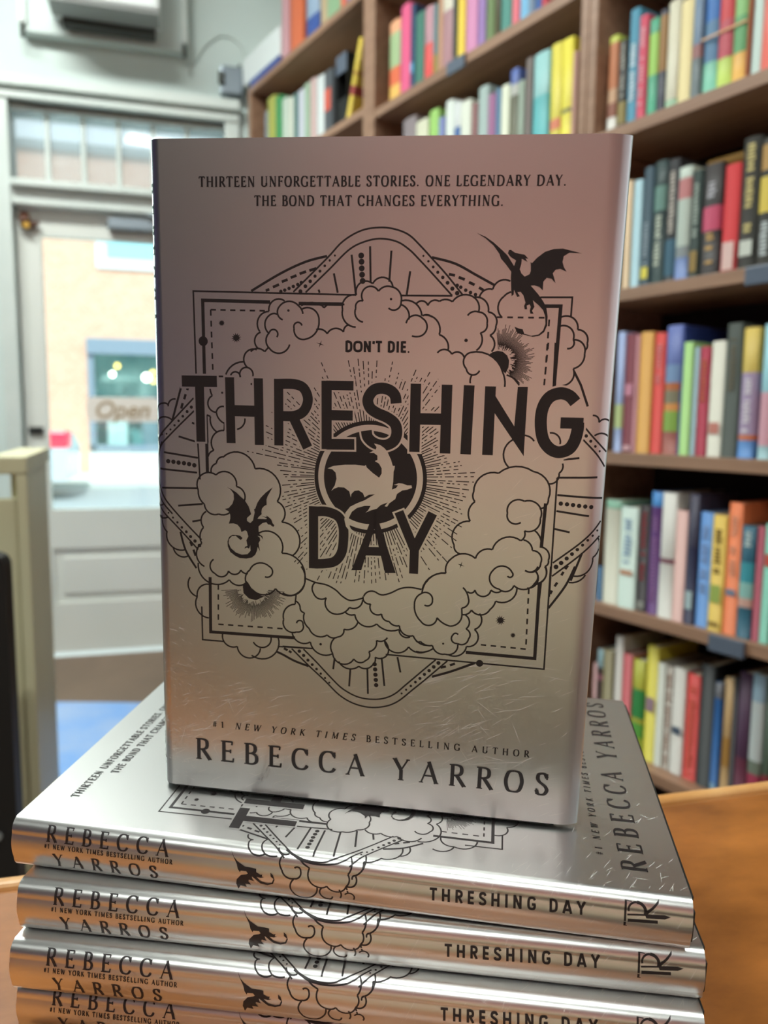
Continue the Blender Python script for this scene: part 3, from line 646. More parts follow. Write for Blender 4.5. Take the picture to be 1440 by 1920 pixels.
ART = """l 1 7 -815.2,714 -685.2,731.4
l 1 7 -842.3,775.9 -728.5,780.7
l 1 7 -829.3,847.9 -729.3,843.8
l 1 7 -754.5,654.5 -691.2,669.1
l 1 7 -700.7,602.6 -690.2,606.5
l 1 7 -764.3,913 -688.9,903.7
c 1 8.2 -692.6,366.4 -752.4,471 -790.9,557.3 -809.9,630.4
c 1 8.2 -809,983.3 -790.1,1060.2 -754.4,1131.7 -722.6,1194.2
l 1 9 -694.5,418 -699.4,430.6
l 1 9 -706.6,443.1 -715.6,464.9
l 1 9 -724.5,474.2 -732.4,494.7
l 1 9 -738.3,505.2 -746.1,525.6
l 1 9 -751.4,536.1 -759.2,558.8
l 1 9 -762.2,569.9 -770,594.3
l 1 9 -756.2,1041.3 -752.5,1061.9
l 1 9 -747,1073.9 -739.9,1094.6
l 1 9 -731.6,1108.4 -723.4,1127.5
l 1 9 -715.2,1142.4 -706.9,1157.4
o 1 5.9 -692.9,471.2
o 1 5.9 -697.2,484.9
o 1 5.9 -703.3,499.9
o 1 5.9 -709.9,514.7
o 1 5.9 -716.5,530.2
o 1 5.9 -723.1,542.5
o 1 5.9 -720.9,1070.4
o 1 5.9 -715.4,1082.4
o 1 5.9 -706.1,1099.2
o 1 5.9 -698.9,1115.3
o 1 5.9 -692.4,1131.9
c 1 5.9 -691.8,514.9 -802.5,629.9 -857.5,683.6 -891.7,744.2 -902,804.7 -897.2,856.4 -879,904.8 -842.4,946.8 -805.7,983.5 -755.5,1033.1 -690.1,1090.6
c 1 5.9 -690.7,557.7 -768.2,639.6 -828.7,702.3 -854.6,750.4 -866.7,805.7 -858.6,863 -833.7,906.4 -800.2,943.1 -753.3,990.9 -687.8,1055.5
o 1 3.5 -811.9,657.2
o 1 4 -795.7,639.8
o 1 4.5 -778.3,623
o 1 5 -760.9,606.7
o 1 5.5 -744.5,589.8
o 1 6 -727.6,573.3
o 1 6.5 -711.1,556.8
o 1 7 -693.9,539.7
o 1 3.5 -813.3,954.9
o 1 4.1 -796.6,972.1
o 1 4.6 -778.7,988.7
o 1 5.2 -762,1004.6
o 1 5.7 -745.8,1021.8
o 1 6.3 -729,1038.4
o 1 6.9 -710.5,1055
o 1 7.4 -696,1071.5
o 1 9.8 -812.6,746.6
o 1 9.8 -792.7,748.3
o 1 9.8 -771.6,749.4
o 1 9.8 -751.1,751.1
o 1 9.8 -731,753.4
l 1 5.9 -407.5,164 -689.5,158.4 -685.2,731.4
l 1 5.9 -163.1,166.6 -30,172.5
l 1 5.9 448.7,172 579,173.5 579.3,257.1
l 1 5.9 582.1,464.6 579.5,598.4
l 1 5.9 -687.2,1342.7 -688.8,1444.7 -627.2,1444.6
l 1 5.9 -685.8,887.1 -687.3,1056.1
l 1 5.9 -98,1437.1 320.7,1438.5
l 1 5.9 212.3,1436.1 588,1437.8 579.8,870.4
l 1 5.9 579.8,483.6 579.6,601.4
o 1 12.9 585.2,1210.7
o 1 16.8 -520.5,191.9
l 1 11.7 -405.3,194.8 -659.1,192 -657.1,433.8
l 1 11.7 -654,533.8 -654.3,688.1
l 1 11.7 -164.9,199.9 -56.6,201.2
l 1 11.7 -544.1,1403.7 -400.1,1406.6
l 1 11.7 -7.7,1404.7 148.3,1399.9
l 1 11.7 271.7,1404.9 329.7,1402.5
l 1 11.7 271.9,1401.9 551,1403.2 547.8,1159.4
l 1 11.7 -659.4,1358.8 -660.2,1409.9 -423.3,1406.2
l 1 11.7 333.2,206 545.6,205.4 543.6,530.8
d 1 5.9 -627.9,220.6 -627.5,430.7
d 1 5.9 -627.9,220.6 -406.2,226.2
d 1 5.9 -621.5,1205.5 -623,1375.5
d 1 5.9 -617.4,1375.8 -422.3,1374.4
d 1 5.9 -543.5,1377.9 -387.3,1372.6
d 1 5.9 296.8,1366.8 332.2,1367.8
d 1 5.9 358.3,237.3 513.3,235.6
d 1 5.9 513.3,235.6 511.5,500.2
d 1 5.9 293.6,1366.6 518.5,1370.1
d 1 5.9 518.5,1370.1 514.7,1195.8
d 1 5.9 -400.7,247 -401,299
c 1 5.9 -322,153.3 -237.7,71.8 -162,1.1
c 1 5.9 -276.8,154.5 -221.5,96.5 -179.6,54.3 -147.6,25.1 -114,10 -74.6,1.8 -29.6,1.6 7.2,15 57.1,44.6 123.5,104.7 193.4,175.2
c 1 5.9 66.8,-1.7 98.3,30.5 164.6,97.7 231.2,161.6
o 1 3.5 -190.7,48.9
o 1 3.9 -206.7,64.2
o 1 4.3 -222.5,79.9
o 1 4.7 -239,95.6
o 1 5.1 -255.9,111.8
o 1 5.5 -273.1,128.2
o 1 5.9 -289.4,144.3
l 1 7 -234.3,145.5 -230.7,155.7
l 1 7 -183.2,94.4 -167.1,156.9
l 1 7 -123.8,36.9 -108.7,165.7
l 1 7 -62.8,16.9 -54.7,162
o 1 8.2 -91.6,53.1
o 1 8.2 -90.3,72.8
o 1 8.2 -88,92.4
o 1 8.2 -87,112.7
o 1 8.2 -84.4,132.3
o 1 8.2 -81.2,151.8
l 1 7 7.4,24.6 2.4,163.3
l 1 7 70.7,87.3 59.1,181.3
l 1 7 126.8,140.8 118.8,177
o 1 3.5 99.3,49.7
o 1 4 116.3,66.5
o 1 4.5 133.3,83.3
o 1 5 151.1,100
o 1 5.5 166.8,116.9
o 1 6 183.9,133
o 1 6.5 199.6,149.8
o 1 7 215.4,166.6
l 1 7.8 -360,107.8 -239.4,71.9
l 1 9 -359.5,134 -349,129.7
l 1 9 -334.5,123.9 -316,118
l 1 9 -302.7,112.2 -282.9,106.3
c 1 7.8 168.1,94.2 237.5,113.4 302.6,153.6
l 1 8.6 202.8,131.3 219.2,137.8
l 1 8.6 232.3,143.1 255.4,150.9
a 1 5.9 -187.6,4.7 -210.2,1.6 -233,7.3 -251.5,41.5 -240.7,71.9
a 1 5.9 -233,5.9 -284.7,8.7 -300.2,39.9
a 1 5.9 -300.2,39.9 -299.8,49.6 -295.6,56.5
a 1 5.9 -289,57.7 -311.7,68 -316.3,86.1
a 1 5.9 112.2,19.9 148.6,25.8 171.1,42.5
a 1 5.9 167.8,42.6 227.2,61.9 234.1,113.5
a 1 5.9 227,65.4 256.4,82 257.1,123.4
l 1 5.9 113.6,-4.3 114.2,19.8
l 1 5.9 -264,201.3 -165.1,204
l 1 5.9 -264,201.3 -259.2,215
a 1 5.9 -259.2,215 -229.1,217.3 -204.8,237.7
a 1 5.9 -358.2,214.9 -344,217.4 -332.5,222.8
a 1 5.9 -332.5,222.8 -304.6,206 -274.4,235.7
a 1 5.9 -295.8,266.1 -290.4,245.5 -274.4,237.1
a 1 5.9 -274.4,237.1 -251.2,246.4 -236.2,266.9
a 1 5.9 -211.2,265.2 -189.8,223.7 -138.1,225.9
a 1 5.9 -138.1,225.9 -128.1,210.5 -115.8,204.8
a 1 5.9 -258.7,342 -231,335.1 -217,311.8
l 1 5.9 -236.2,266.9 -211.2,265.2
o 1 3.9 -344.1,259.2
o 1 3.9 -377.6,366.8
a 1 5.9 -407.6,273.1 -438.9,296 -453.5,338.1
a 1 5.9 -434.4,352.1 -455.4,339.4 -496,386.3
a 1 5.9 -405.1,291.2 -415.1,318.5 -400,326.2
a 1 5.9 -400,326.2 -434.2,344.4 -403.1,371.3
a 1 5.9 -488.8,363.9 -500.1,386.5 -490.1,414.5
a 1 5.9 -500.2,391.1 -529.8,378.5 -555.8,400.1
a 1 5.9 -557.8,396.5 -602.2,392.1 -626,429.2
a 1 5.9 -626,429.2 -661.9,444.7 -661.7,484.7
a 1 5.9 -516.5,503.3 -485.8,467.7 -501.2,431.7
a 1 5.9 -501.2,431.7 -526.5,419 -554.3,430.7
a 1 5.9 -554.3,430.7 -565.3,449.5 -540.1,457.1
a 1 5.9 -552.2,429.3 -590,415.8 -613.4,431.5
a 1 5.9 -613.4,431.5 -619.2,444.9 -616.9,458.2
a 1 5.9 -598.8,478.3 -616.1,460.5 -641.3,464.8
a 1 5.9 -641.3,464.8 -660.6,498 -646.7,533.4
a 1 5.9 -646.7,533.4 -634.3,544.5 -619.8,549.1
a 1 5.9 -636.5,546.7 -635.1,586.3 -597.9,605.7
a 1 5.9 -597.9,605.7 -560,596 -536.1,561
a 1 5.9 -536.1,561 -545.8,525.4 -571,518.5
a 1 5.9 -571,518.5 -591.4,531.6 -580.8,546.3
a 1 5.9 -646.8,542.2 -657.7,572.9 -650.8,608
a 1 5.9 -650.8,608 -647.3,616.8 -640.7,621.3
a 1 5.9 -568.4,595.9 -568.9,617.9 -555.8,634.8
a 1 5.9 -555.8,634.8 -574,661.7 -562.9,691.6
a 1 5.9 -562.9,691.6 -578.9,696.5 -587.6,711.6
l 1 5.9 -490.1,414.5 -504.5,427.2
l 1 5.9 -640.7,621.3 -651.7,634.2
l 1 5.9 -651.7,634.2 -653.5,692.9
o 1 4.3 -630.2,498.1
o 1 4.3 -673.8,851.4
a 1 5.9 -579.7,733.5 -599.7,694 -636.9,686.7
a 1 5.9 -636.9,686.7 -674.2,696.8 -685,733.3
a 1 5.9 -685,733.3 -724,745.3 -722.5,788.1
a 1 5.9 -722.5,788.1 -743.3,825.9 -713.3,856.5
a 1 5.9 -596.8,758.2 -610.8,735 -641.8,732.1
a 1 5.9 -641.8,732.1 -662.5,738.1 -666.1,756.6
a 1 5.9 -666.1,756.6 -705.9,760.7 -698.4,808
a 1 5.9 -698.4,808 -712.9,826.8 -713.3,852.3
a 1 5.9 -713.3,852.3 -695.4,880.4 -664.9,885.7
a 1 5.9 -664.9,885.7 -640.2,871.6 -644.6,843.7
a 1 5.9 -669,887.7 -663.6,930.2 -621.2,957.2
a 1 5.9 -656.7,883.8 -640.8,907.7 -608.1,913.1
a 1 5.9 -595.6,905 -621.5,927.5 -613.1,959.6
a 1 5.9 -613.1,959.6 -576.5,975 -553.2,947
a 1 5.9 -553.2,947 -553,936.4 -554.8,925.6
a 1 5.9 -621.3,959.3 -624.9,976 -617.8,991.1
a 1 5.9 -657.6,935.9 -669.3,952.3 -655,976
a 1 5.9 -655,976 -670.7,990.1 -669,1013.3
a 1 5.9 -669,1013.3 -675.5,1036 -668.5,1057.2
a 1 5.9 -668.5,1057.2 -691.7,1093.5 -681,1131.3
a 1 5.9 -681,1131.3 -661.1,1144.7 -636.9,1144.7
a 1 5.9 -624.9,1109.2 -637.4,1125.2 -636.9,1146
a 1 5.9 -636.9,1146 -625.2,1169.3 -601,1174.7
a 1 5.9 -601,1174.7 -580.7,1171.7 -570.1,1154.4
a 1 5.9 -570.1,1154.4 -535.5,1160.3 -512.5,1143.9
a 1 5.9 -682.9,1125 -673.5,1164.7 -637.5,1176.9
a 1 5.9 -637.5,1176.9 -621.8,1202.5 -593.5,1204.1
a 1 5.9 -593.5,1204.1 -573.1,1199 -562.7,1186.3
a 1 5.9 -562.7,1186.3 -536.5,1203.1 -509.6,1194.1
a 1 5.9 -622.1,958.3 -613.9,1000.9 -561,1017.8
a 1 5.9 -561,1017.8 -545,1041.7 -510.1,1049.5
a 1 5.9 -501,1014 -511.7,1028.3 -498.1,1062.7
a 1 5.9 -498.1,1062.7 -504.9,1087.7 -484.7,1105.5
a 1 5.9 -446.7,1157.8 -431.7,1139.6 -451.7,1113.4
a 1 5.9 -451.7,1113.4 -482.6,1103.5 -505,1123.4
a 1 5.9 -505,1123.4 -497.2,1190.6 -442.7,1235.3
a 1 5.9 -442.7,1235.3 -420.2,1242.8 -395.3,1244.2
a 1 5.9 -431.5,1133.3 -418.8,1128.5 -403,1129.2
a 1 5.9 -434.8,1248.2 -423.2,1273.8 -403,1291.6
a 1 5.9 -685.3,1145.6 -705.5,1158.9 -709.9,1187.4
a 1 5.9 -709.9,1187.4 -737.3,1208.4 -736.5,1243.1
a 1 5.9 -622.2,1221 -662.2,1208.5 -688.5,1225.5
a 1 5.9 -688.5,1225.5 -697.4,1235.2 -702.8,1247.9
o 1 5.9 -544.5,1108.1
f 1 0 -501.3,1188.3 -508.5,1198.3 -513,1214.7 -510.6,1231.4 -498.7,1246.6 -482.4,1253.8 -459.8,1253 -438.9,1243.8 -448.9,1234.9 -473.2,1216.9 -493.3,1199.2
a 1 5.9 -625,1412.2 -624.6,1450.4 -587,1469.2
a 1 5.9 -587,1469.2 -571.6,1498.4 -543.6,1502.5
a 1 5.9 -543.6,1502.5 -529.5,1502.8 -521.3,1496.1
a 1 5.9 -597.9,1414 -588.6,1448.9 -554.6,1457.4
a 1 5.9 -554.6,1457.4 -530.4,1455.1 -525.9,1439.3
a 1 5.9 -554.7,1459.4 -543.3,1488.5 -511.2,1496.9
a 1 5.9 -511.2,1496.9 -478.6,1489.2 -461.6,1464.1
a 1 5.9 -461.6,1464.1 -424.7,1462.7 -405.4,1433.5
l 1 7.8 -453.5,1466.8 -409.2,1492.3 -340.1,1519.8
a 1 5.9 -311,1538.2 -306.9,1554 -288.4,1561.2
a 1 5.9 -288.4,1561.2 -299.8,1582.1 -293.9,1598.6
a 1 5.9 -243.7,1549.1 -252.4,1574.3 -242.8,1599.8
c 1 5.9 -274.8,1512.1 -237.7,1546.7 -190.6,1597.6
c 1 5.9 -233.2,1509.4 -181.9,1562.5 -140.4,1595.9
o 1 5.9 -242.6,1522
o 1 5.2 -225.5,1538.3
o 1 4.6 -208.4,1555.3
o 1 3.9 -192.5,1572.1
l 1 7 -160.3,1453.4 -167.5,1505.5
l 1 7 -98,1437.1 -104.4,1571.4
l 1 7 -38.4,1441.2 -33,1596.2
l 1 7 16.8,1442 29.2,1552.4
l 1 7 79,1439.1 88.3,1491.7
o 1 7.4 -9.7,1455.1
o 1 7.4 -8.4,1475.9
o 1 7.4 -7,1496.1
o 1 7.4 -5,1516.3
o 1 7.4 -3.7,1537
o 1 7.4 -2.3,1557.7
c 1 5.9 46.4,1597.8 81.8,1571.1 131.4,1521.5 199.2,1442.5
c 1 5.9 98.8,1597.8 135.1,1563.4 188.7,1507.8 246.8,1442.7
o 1 3.9 79.6,1587.5
o 1 4.4 97.3,1571.2
o 1 5 113.2,1554.6
o 1 5.5 130.4,1538.1
o 1 6.1 147,1521.5
o 1 6.6 163.7,1504.8
o 1 7.1 180.5,1488.1
o 1 7.7 197.4,1470.6
o 1 8.2 212.4,1454.2
l 1 8.6 205.4,1494 218.5,1485.9
l 1 8.6 228.4,1480.6 241.5,1474.3
l 1 8.6 267.8,1462.2 282.4,1454.2
l 1 8.6 297.7,1446.1 310.9,1440.9
l 1 7.8 158.5,1538.4 258.4,1506.8
c 1 7.8 206.9,1518.1 278.6,1490.2 362.6,1438.3
a 1 5.9 102.4,1590.4 145.3,1599.7 174.8,1578.3
a 1 5.9 174.8,1578.3 222.9,1564.1 239.4,1505.4
a 1 5.9 265.1,1501.3 259.9,1530.9 236,1556.1
a 1 5.9 -126.7,1271.8 -186.7,1255.2 -224.3,1290
a 1 5.9 -224.3,1290 -236.3,1318.9 -217.9,1352.5
a 1 5.9 -246.6,1397.7 -239,1430.4 -209.5,1438.3
a 1 5.9 -147,1451.4 -129,1452.7 -113.4,1442
a 1 5.9 -113.4,1442 -82.5,1432.3 -75.3,1409.1
a 1 5.9 -103.8,1240.1 -129.6,1295.6 -115.4,1356
a 1 5.9 -115.4,1356 -84.3,1405.5 -23.4,1412.6
a 1 5.9 -23.4,1412.6 1.6,1405.3 11.9,1385.1
a 1 5.9 -103.8,1240.1 -88.7,1180.5 -35.1,1158.9
a 1 5.9 -35.1,1158.9 -16.3,1156.8 -1.2,1164.8
a 1 5.9 -1.2,1164.8 28,1145.5 68.4,1151.7
a 1 5.9 68.4,1151.7 100,1097.7 157.1,1100.3
a 1 5.9 157.1,1100.3 182,1110.7 187.5,1126.6
a 1 5.9 63,1325.1 63.8,1288.9 33.2,1278
a 1 5.9 33.2,1278 -7.8,1290.7 -11.3,1332.7
a 1 5.9 -11.3,1332.7 -0.2,1381.3 45.7,1390.2
a 1 5.9 45.7,1390.2 83.8,1377.7 92.3,1339
a 1 5.9 92.3,1339 114.1,1340.3 127.4,1329
a 1 5.9 87.2,1371.9 114,1394.7 145.1,1399.7
a 1 5.9 145.1,1399.7 162.4,1424.9 190.7,1426.8
a 1 5.9 190.7,1426.8 206.7,1424.9 213.6,1416.3
a 1 5.9 213.6,1416.3 261.3,1416.4 281,1381.1
a 1 5.9 127.4,1329 121.6,1267.9 164.8,1233.5
a 1 5.9 164.8,1233.5 170.3,1196.9 200.3,1176.8
a 1 5.9 200.3,1176.8 185.6,1135.8 205.6,1093.1
a 1 5.9 205.6,1093.1 229.3,1076.6 260.4,1075.5
a 1 5.9 260.4,1075.5 281.8,1017.8 326,994.1
a 1 5.9 123.7,1337.9 135,1359.8 159.5,1370.4
a 1 5.9 159.5,1370.4 173.6,1398.5 201.8,1401.6
a 1 5.9 201.8,1401.6 231.4,1387.1 231.9,1350.6
a 1 5.9 234.6,1387.3 269.1,1395.6 295.3,1360.6
a 1 5.9 259.4,1075.9 273.6,1028.7 298.9,1006.6
a 1 5.9 338.5,993.8 316.1,998.3 297.1,1006.5
a 1 5.9 340.5,992.1 341.9,1024.3 363.6,1032.3
a 1 5.9 363.6,1032.3 382,1024.1 382.3,1004.4
a 1 5.9 340.5,992.1 356.6,974.7 383.1,968.5
a 1 5.9 383.1,968.5 419.9,975.3 444.7,994.2
a 1 5.9 444.7,994.2 457.5,1023.5 426.2,1051
a 1 5.9 426.2,1051 442.7,1069.6 454.3,1098.7
a 1 5.9 454.3,1098.7 438.1,1130 407.7,1139.3
a 1 5.9 383.7,1137.4 371.2,1157 347.1,1159.4
a 1 5.9 347.1,1159.4 327.3,1153.1 308.2,1138.1
a 1 5.9 321.7,1154.6 326.2,1168.9 314.4,1180.6
a 1 5.9 314.4,1180.6 336.3,1208 310.5,1236.4
a 1 5.9 310.5,1236.4 318.4,1254.3 309.7,1274.6
a 1 5.9 256,1290.7 258.7,1304.6 242.3,1306.1
a 1 5.9 242.3,1306.1 221.3,1269.7 239.5,1239.5
a 1 5.9 239.5,1239.5 279.9,1231.3 305,1264
a 1 5.9 305,1264 312.1,1292.1 288.7,1315
a 1 5.9 288.7,1315 300.5,1353.7 274.8,1386.5
a 1 5.9 274.8,1386.5 250.8,1395.2 230,1383.6
a 1 5.9 232.3,1349.5 236.3,1370.3 215.1,1392.9
a 1 5.9 213.4,1418.4 260.1,1416.3 278.6,1383.3
a 1 5.9 407.7,1139.3 404.4,1158.6 388.6,1172
a 1 5.9 388.6,1172 404.5,1206.3 382,1236.7
a 1 5.9 382,1236.7 368.2,1248.2 350.1,1254.9
a 1 5.9 350.1,1254.9 344,1304.4 298.8,1326
a 1 5.9 408.6,1151.7 433.4,1167.1 460.4,1156
a 1 5.9 460.4,1156 476,1171 497,1166.6
a 1 5.9 497,1166.6 519,1149.9 516.9,1128.3
a 1 5.9 516.9,1128.3 503.7,1106.3 486.4,1110.9
a 1 5.9 486.4,1110.9 479.3,1119.5 483.8,1129.3
a 1 5.9 531.7,1039.1 556.9,1056.4 560.9,1085.4
a 1 5.9 560.9,1085.4 553.7,1117.5 520.6,1129.6
a 1 5.9 399.4,1200.7 432.1,1209.5 459.9,1186.1
a 1 5.9 459.9,1186.1 496.1,1200.4 525.6,1160.9
a 1 5.9 525.6,1160.9 561.7,1135.8 561.2,1096.3
a 1 5.9 517.6,978.8 522.7,986.3 520.1,995.2
a 1 5.9 520.1,995.2 531.9,1013.8 531.7,1039.1
a 1 5.9 559.3,980.4 558.5,1013 543.7,1041.4
l 1 5.9 407.7,1139.3 383.7,1137.4
o 1 3.9 521.8,1077.3
c 1 5.9 313.8,567.6 326.3,605.7 332.9,646.6 349.3,680.1 371.9,706.4 384.9,736.2 373.5,780
c 1 5.9 351.6,834.2 355.9,852.5 346.5,881.3 327.3,916.8 321.1,952.5 325.7,992.1
a 1 5.9 326.4,603.8 347.9,593 368.2,598.8
a 1 5.9 368.2,598.8 386.6,617.7 381.1,646.2
a 1 5.9 381.1,646.2 428.7,653.7 440.7,687.3
a 1 5.9 440.7,687.3 431,715 411.6,732.3
a 1 5.9 411.6,732.3 409.2,764.3 379.8,780.1
a 1 5.9 366.5,783.5 345.5,804.9 351.6,834.2
a 1 5.9 366.6,781.7 388.5,789.5 392.7,809.8
a 1 5.9 392.7,809.8 426,818 427.3,850.9
a 1 5.9 427.3,850.9 449.1,862.5 453.5,879.1
a 1 5.9 453.5,879.1 466.6,895.9 466.4,917
a 1 5.9 466.4,917 496.6,933.3 500.3,968
a 1 5.9 500.3,968 522.8,985.1 533.4,1018.1
a 1 5.9 429.7,716.8 438.9,731.8 436.5,752.8
a 1 5.9 436.5,752.8 476,782.5 466.4,833.7
a 1 5.9 466.4,833.7 486.6,867.3 480.9,916.4
a 1 5.9 480.9,916.4 504.6,928.1 506,957.3
a 1 5.9 270,551.2 325.2,566.6 374.7,533.4
a 1 5.9 373.4,482.6 382.2,509 374.7,533.4
a 1 5.9 414.2,530 436.8,492.4 475.6,486.9
a 1 5.9 475.6,486.9 517,500.4 520,536.5
a 1 5.9 520,536.5 510.6,558.3 489.3,560
a 1 5.9 489.3,560 474.7,549.3 486.5,536.2
a 1 5.9 401.5,531.7 410.2,543.1 425,548.9
a 1 5.9 425,548.9 439.8,554.6 444,565.2
a 1 5.9 444,565.2 477.4,564.4 502.9,583.5
a 1 5.9 502.9,583.5 529.7,610.2 522.6,651.4
a 1 5.9 522.6,651.4 532.5,672.2 527.2,690.7
a 1 5.9 527.2,690.7 516.1,709.2 495.9,713.3
a 1 5.9 495.9,713.3 490.3,745.8 466,764.5
a 1 5.9 521.4,519.4 556.5,540.6 554.6,588.6
a 1 5.9 554.6,588.6 595,616.7 594.4,671.3
a 1 5.9 529.7,683.3 565.8,665.2 592.3,673.2
a 1 5.9 592.3,673.2 630.2,707.6 607,752.8
a 1 5.9 607,752.8 619.5,774.7 609.1,796.8
a 1 5.9 609.1,796.8 594.4,810.5 574.3,807.8
a 1 5.9 574.3,807.8 560.2,828.9 529.1,834.7
a 1 5.9 529.1,834.7 530.5,855.7 515.3,874.7
a 1 5.9 621.5,696.2 646,728.6 633.7,772.1
a 1 5.9 633.7,772.1 640.7,799.5 626.4,821.4
a 1 5.9 626.4,821.4 610,832.1 593.8,831.6
a 1 5.9 593.8,831.6 589.6,868.5 556.1,879.6
a 1 5.9 556.1,879.6 541.2,874.4 528.6,864.8
a 1 5.9 528.6,864.8 569.5,902.8 544.4,953.1
a 1 5.9 544.4,953.1 562.8,984.8 556.1,1019
l 1 5.9 374.7,533.4 414.2,530
o 1 4.9 560.4,627.5
c 1 5.9 586.1,518.2 647.4,583.7 700.7,645.2 750.7,698.6 779.6,751.6 790.8,812.1 782.1,871.7 757.6,920.6 706.9,974 659.2,1023 585.5,1095.4
c 1 5.9 584.5,562.8 632.3,613.9 686.2,667.2 726.3,712.2 752.8,767 758.6,819.2 751,866.8 729.5,907.8 688.3,949.8 616.3,1021.3 585,1053
o 1 6.8 593.7,547.3
o 1 6.4 609.1,563.8
o 1 6 626.1,580.3
o 1 5.6 642.3,596.9
o 1 5.2 658.2,613.4
o 1 4.7 674.8,629.5
o 1 4.3 690.7,646.1
o 1 3.9 707.3,662.6
o 1 3.9 725.4,933.6
o 1 4.3 709.5,949.7
o 1 4.8 693.2,966.4
o 1 5.2 677,982.7
o 1 5.7 661.3,998.6
o 1 6.1 644.5,1014.4
o 1 6.5 628.5,1030.9
o 1 7 612.6,1047
o 1 7.4 596.3,1063.4
l 1 7 609.1,681 653.6,676.1
l 1 7 646.9,740.6 715.6,737.5
l 1 7 639.5,803.9 738.7,808.6
l 1 7 592.6,855.6 701.9,868.8
l 1 7 585.9,913.6 644.4,926.5
o 1 8.2 621,830.5
o 1 8.2 640.9,832.9
o 1 8.2 661.3,834.6
o 1 8.2 681.4,836.6
o 1 8.2 701.5,838.3
c 1 8.6 602.2,458.8 611.9,483.8 633.5,529.8 649.8,583.3
l 1 9 587.1,488.4 594.3,502.7
l 1 9 596,507.5 602.1,517.7
c 1 9 651,1042.1 624.8,1109.9 585.2,1194.2
l 1 9 613.5,1071.4 607.3,1091.1
l 1 9 602.2,1105.3 593.1,1122.9
a 1 5.9 338.3,128.8 386.6,124.5 412,155.2
a 1 5.9 412,155.2 371.1,169.7 360.8,200.9
a 1 5.9 412,155.2 477,164.6 491.7,199.1
a 1 5.9 550.4,251.8 591.1,267.4 594.7,308.9
a 1 5.9 594.7,308.9 636.7,353.6 594.5,398.4
a 1 5.9 572.3,371 591,398.4 549.4,439.3
a 1 5.9 625.3,363.9 622.2,442.9 547.3,466.5
a 1 5.9 -57.2,215.1 -80.3,219.6 -91.7,235
a 1 5.9 -91.7,235 -110.9,244.9 -117.1,264.3
a 1 5.9 -115.3,260.5 -131.4,336.5 -79.1,379.1
a 1 5.9 -79.1,379.1 -50.9,457.7 35.8,461.3
a 1 5.9 35.8,461.3 63.6,487.7 109.7,478
a 1 5.9 109.7,478 151.8,540.8 232.2,518.4
a 1 5.9 -49.8,233.1 -50.6,182.9 8.8,165.2
a 1 5.9 8.8,165.2 41.3,171.4 60.1,188
a 1 5.9 60.1,188 91.9,207.9 93.4,241.6
a 1 5.9 93.4,241.6 93.9,268.5 84.4,285.3
a 1 5.9 -49.8,233.1 -58.7,286.5 -11.4,309.4
a 1 5.9 -11.4,309.4 3.5,334.5 39,339
a 1 5.9 86.1,194.4 113.6,175 146.3,183.4
a 1 5.9 146.3,183.4 177.1,169.3 206.8,175.7
a 1 5.9 206.8,175.7 251.8,154.4 293.8,184.6
a 1 5.9 264.5,220.6 285.6,206.7 318.3,225.4
a 1 5.9 318.3,225.4 328.7,252.7 304.7,276.7
a 1 5.9 304.7,276.7 316.7,300.5 298.2,324.3
a 1 5.9 298.2,324.3 309.4,337.8 309.9,351.3
a 1 5.9 281.8,160.8 347.8,190.7 338.4,279.9
a 1 5.9 338.4,279.9 356.9,307 340.5,347.8
a 1 5.9 161,385.3 156.7,458.4 224.8,478.6
a 1 5.9 224.8,478.6 250.4,545 315.7,565.5
a 1 5.9 315.7,565.5 378.6,529.5 360.1,455.7
a 1 5.9 360.1,455.7 387.1,408.6 369.6,368
a 1 5.9 369.6,368 330.8,341.1 296,358.1
a 1 5.9 296,358.1 266.7,395.2 277.7,432.1
a 1 5.9 277.7,432.1 303.8,443.5 317.7,415.3
f 1 0 355.2,330.8 385.6,334 404.6,354.4 409.5,381.5 393.7,412 388.1,395.1 369.6,368 343.7,351.2 340.8,344.4
f 1 0 -529.2,329.6 -529.7,320 -521.6,324 -526.6,316.2 -517.6,315.3 -525.7,311.3 -518.1,305.7 -527.2,306.6 -523.2,297.8 -530.7,303.4 -531.3,293.8 -535.3,302.6 -540.4,294.7 -539.8,304.3 -547.9,300.3 -542.9,308.2 -551.9,309.1 -543.8,313.1 -551.3,318.7 -542.3,317.8 -546.3,326.5 -538.8,320.9 -538.2,330.5 -534.2,321.8
f 1 0 -580.1,270.8 -579.9,265.7 -575.5,267.3 -577.7,262.9 -573,261.8 -577,259.2 -573.4,255.9 -578.1,255.8 -576.5,251 -580.7,253.5 -581.5,248.5 -584.1,252.9 -587.1,249.1 -587.3,254.2 -591.8,252.6 -589.6,257 -594.2,258 -590.2,260.6 -593.9,264 -589.1,264 -590.7,268.9 -586.5,266.4 -585.7,271.3 -583.2,267
f 1 0 -516.1,625.4 -518.6,612.4 -507.1,606.4 -519.7,609 -525.3,597.2 -522.8,610.2 -534.2,616.2 -521.8,613.5
f 1 0 231.3,1140.2 229.5,1128.3 240.9,1123.1 228.5,1125 223.3,1114.1 225,1126 213.7,1131.2 226,1129.4
f 1 0 424.1,1292.9 423.8,1283.3 432.7,1288 427.3,1279.9 437.5,1279.7 428.5,1275.3 437.4,1270.3 427.1,1270.8 432.2,1262.3 423.5,1267.5 423.5,1257.8 418.7,1266.5 413.6,1258.1 414,1267.8 405.1,1263.1 410.5,1271.2 400.3,1271.4 409.3,1275.8 400.5,1280.7 410.7,1280.3 405.6,1288.7 414.2,1283.5 414.2,1293.2 419,1284.6
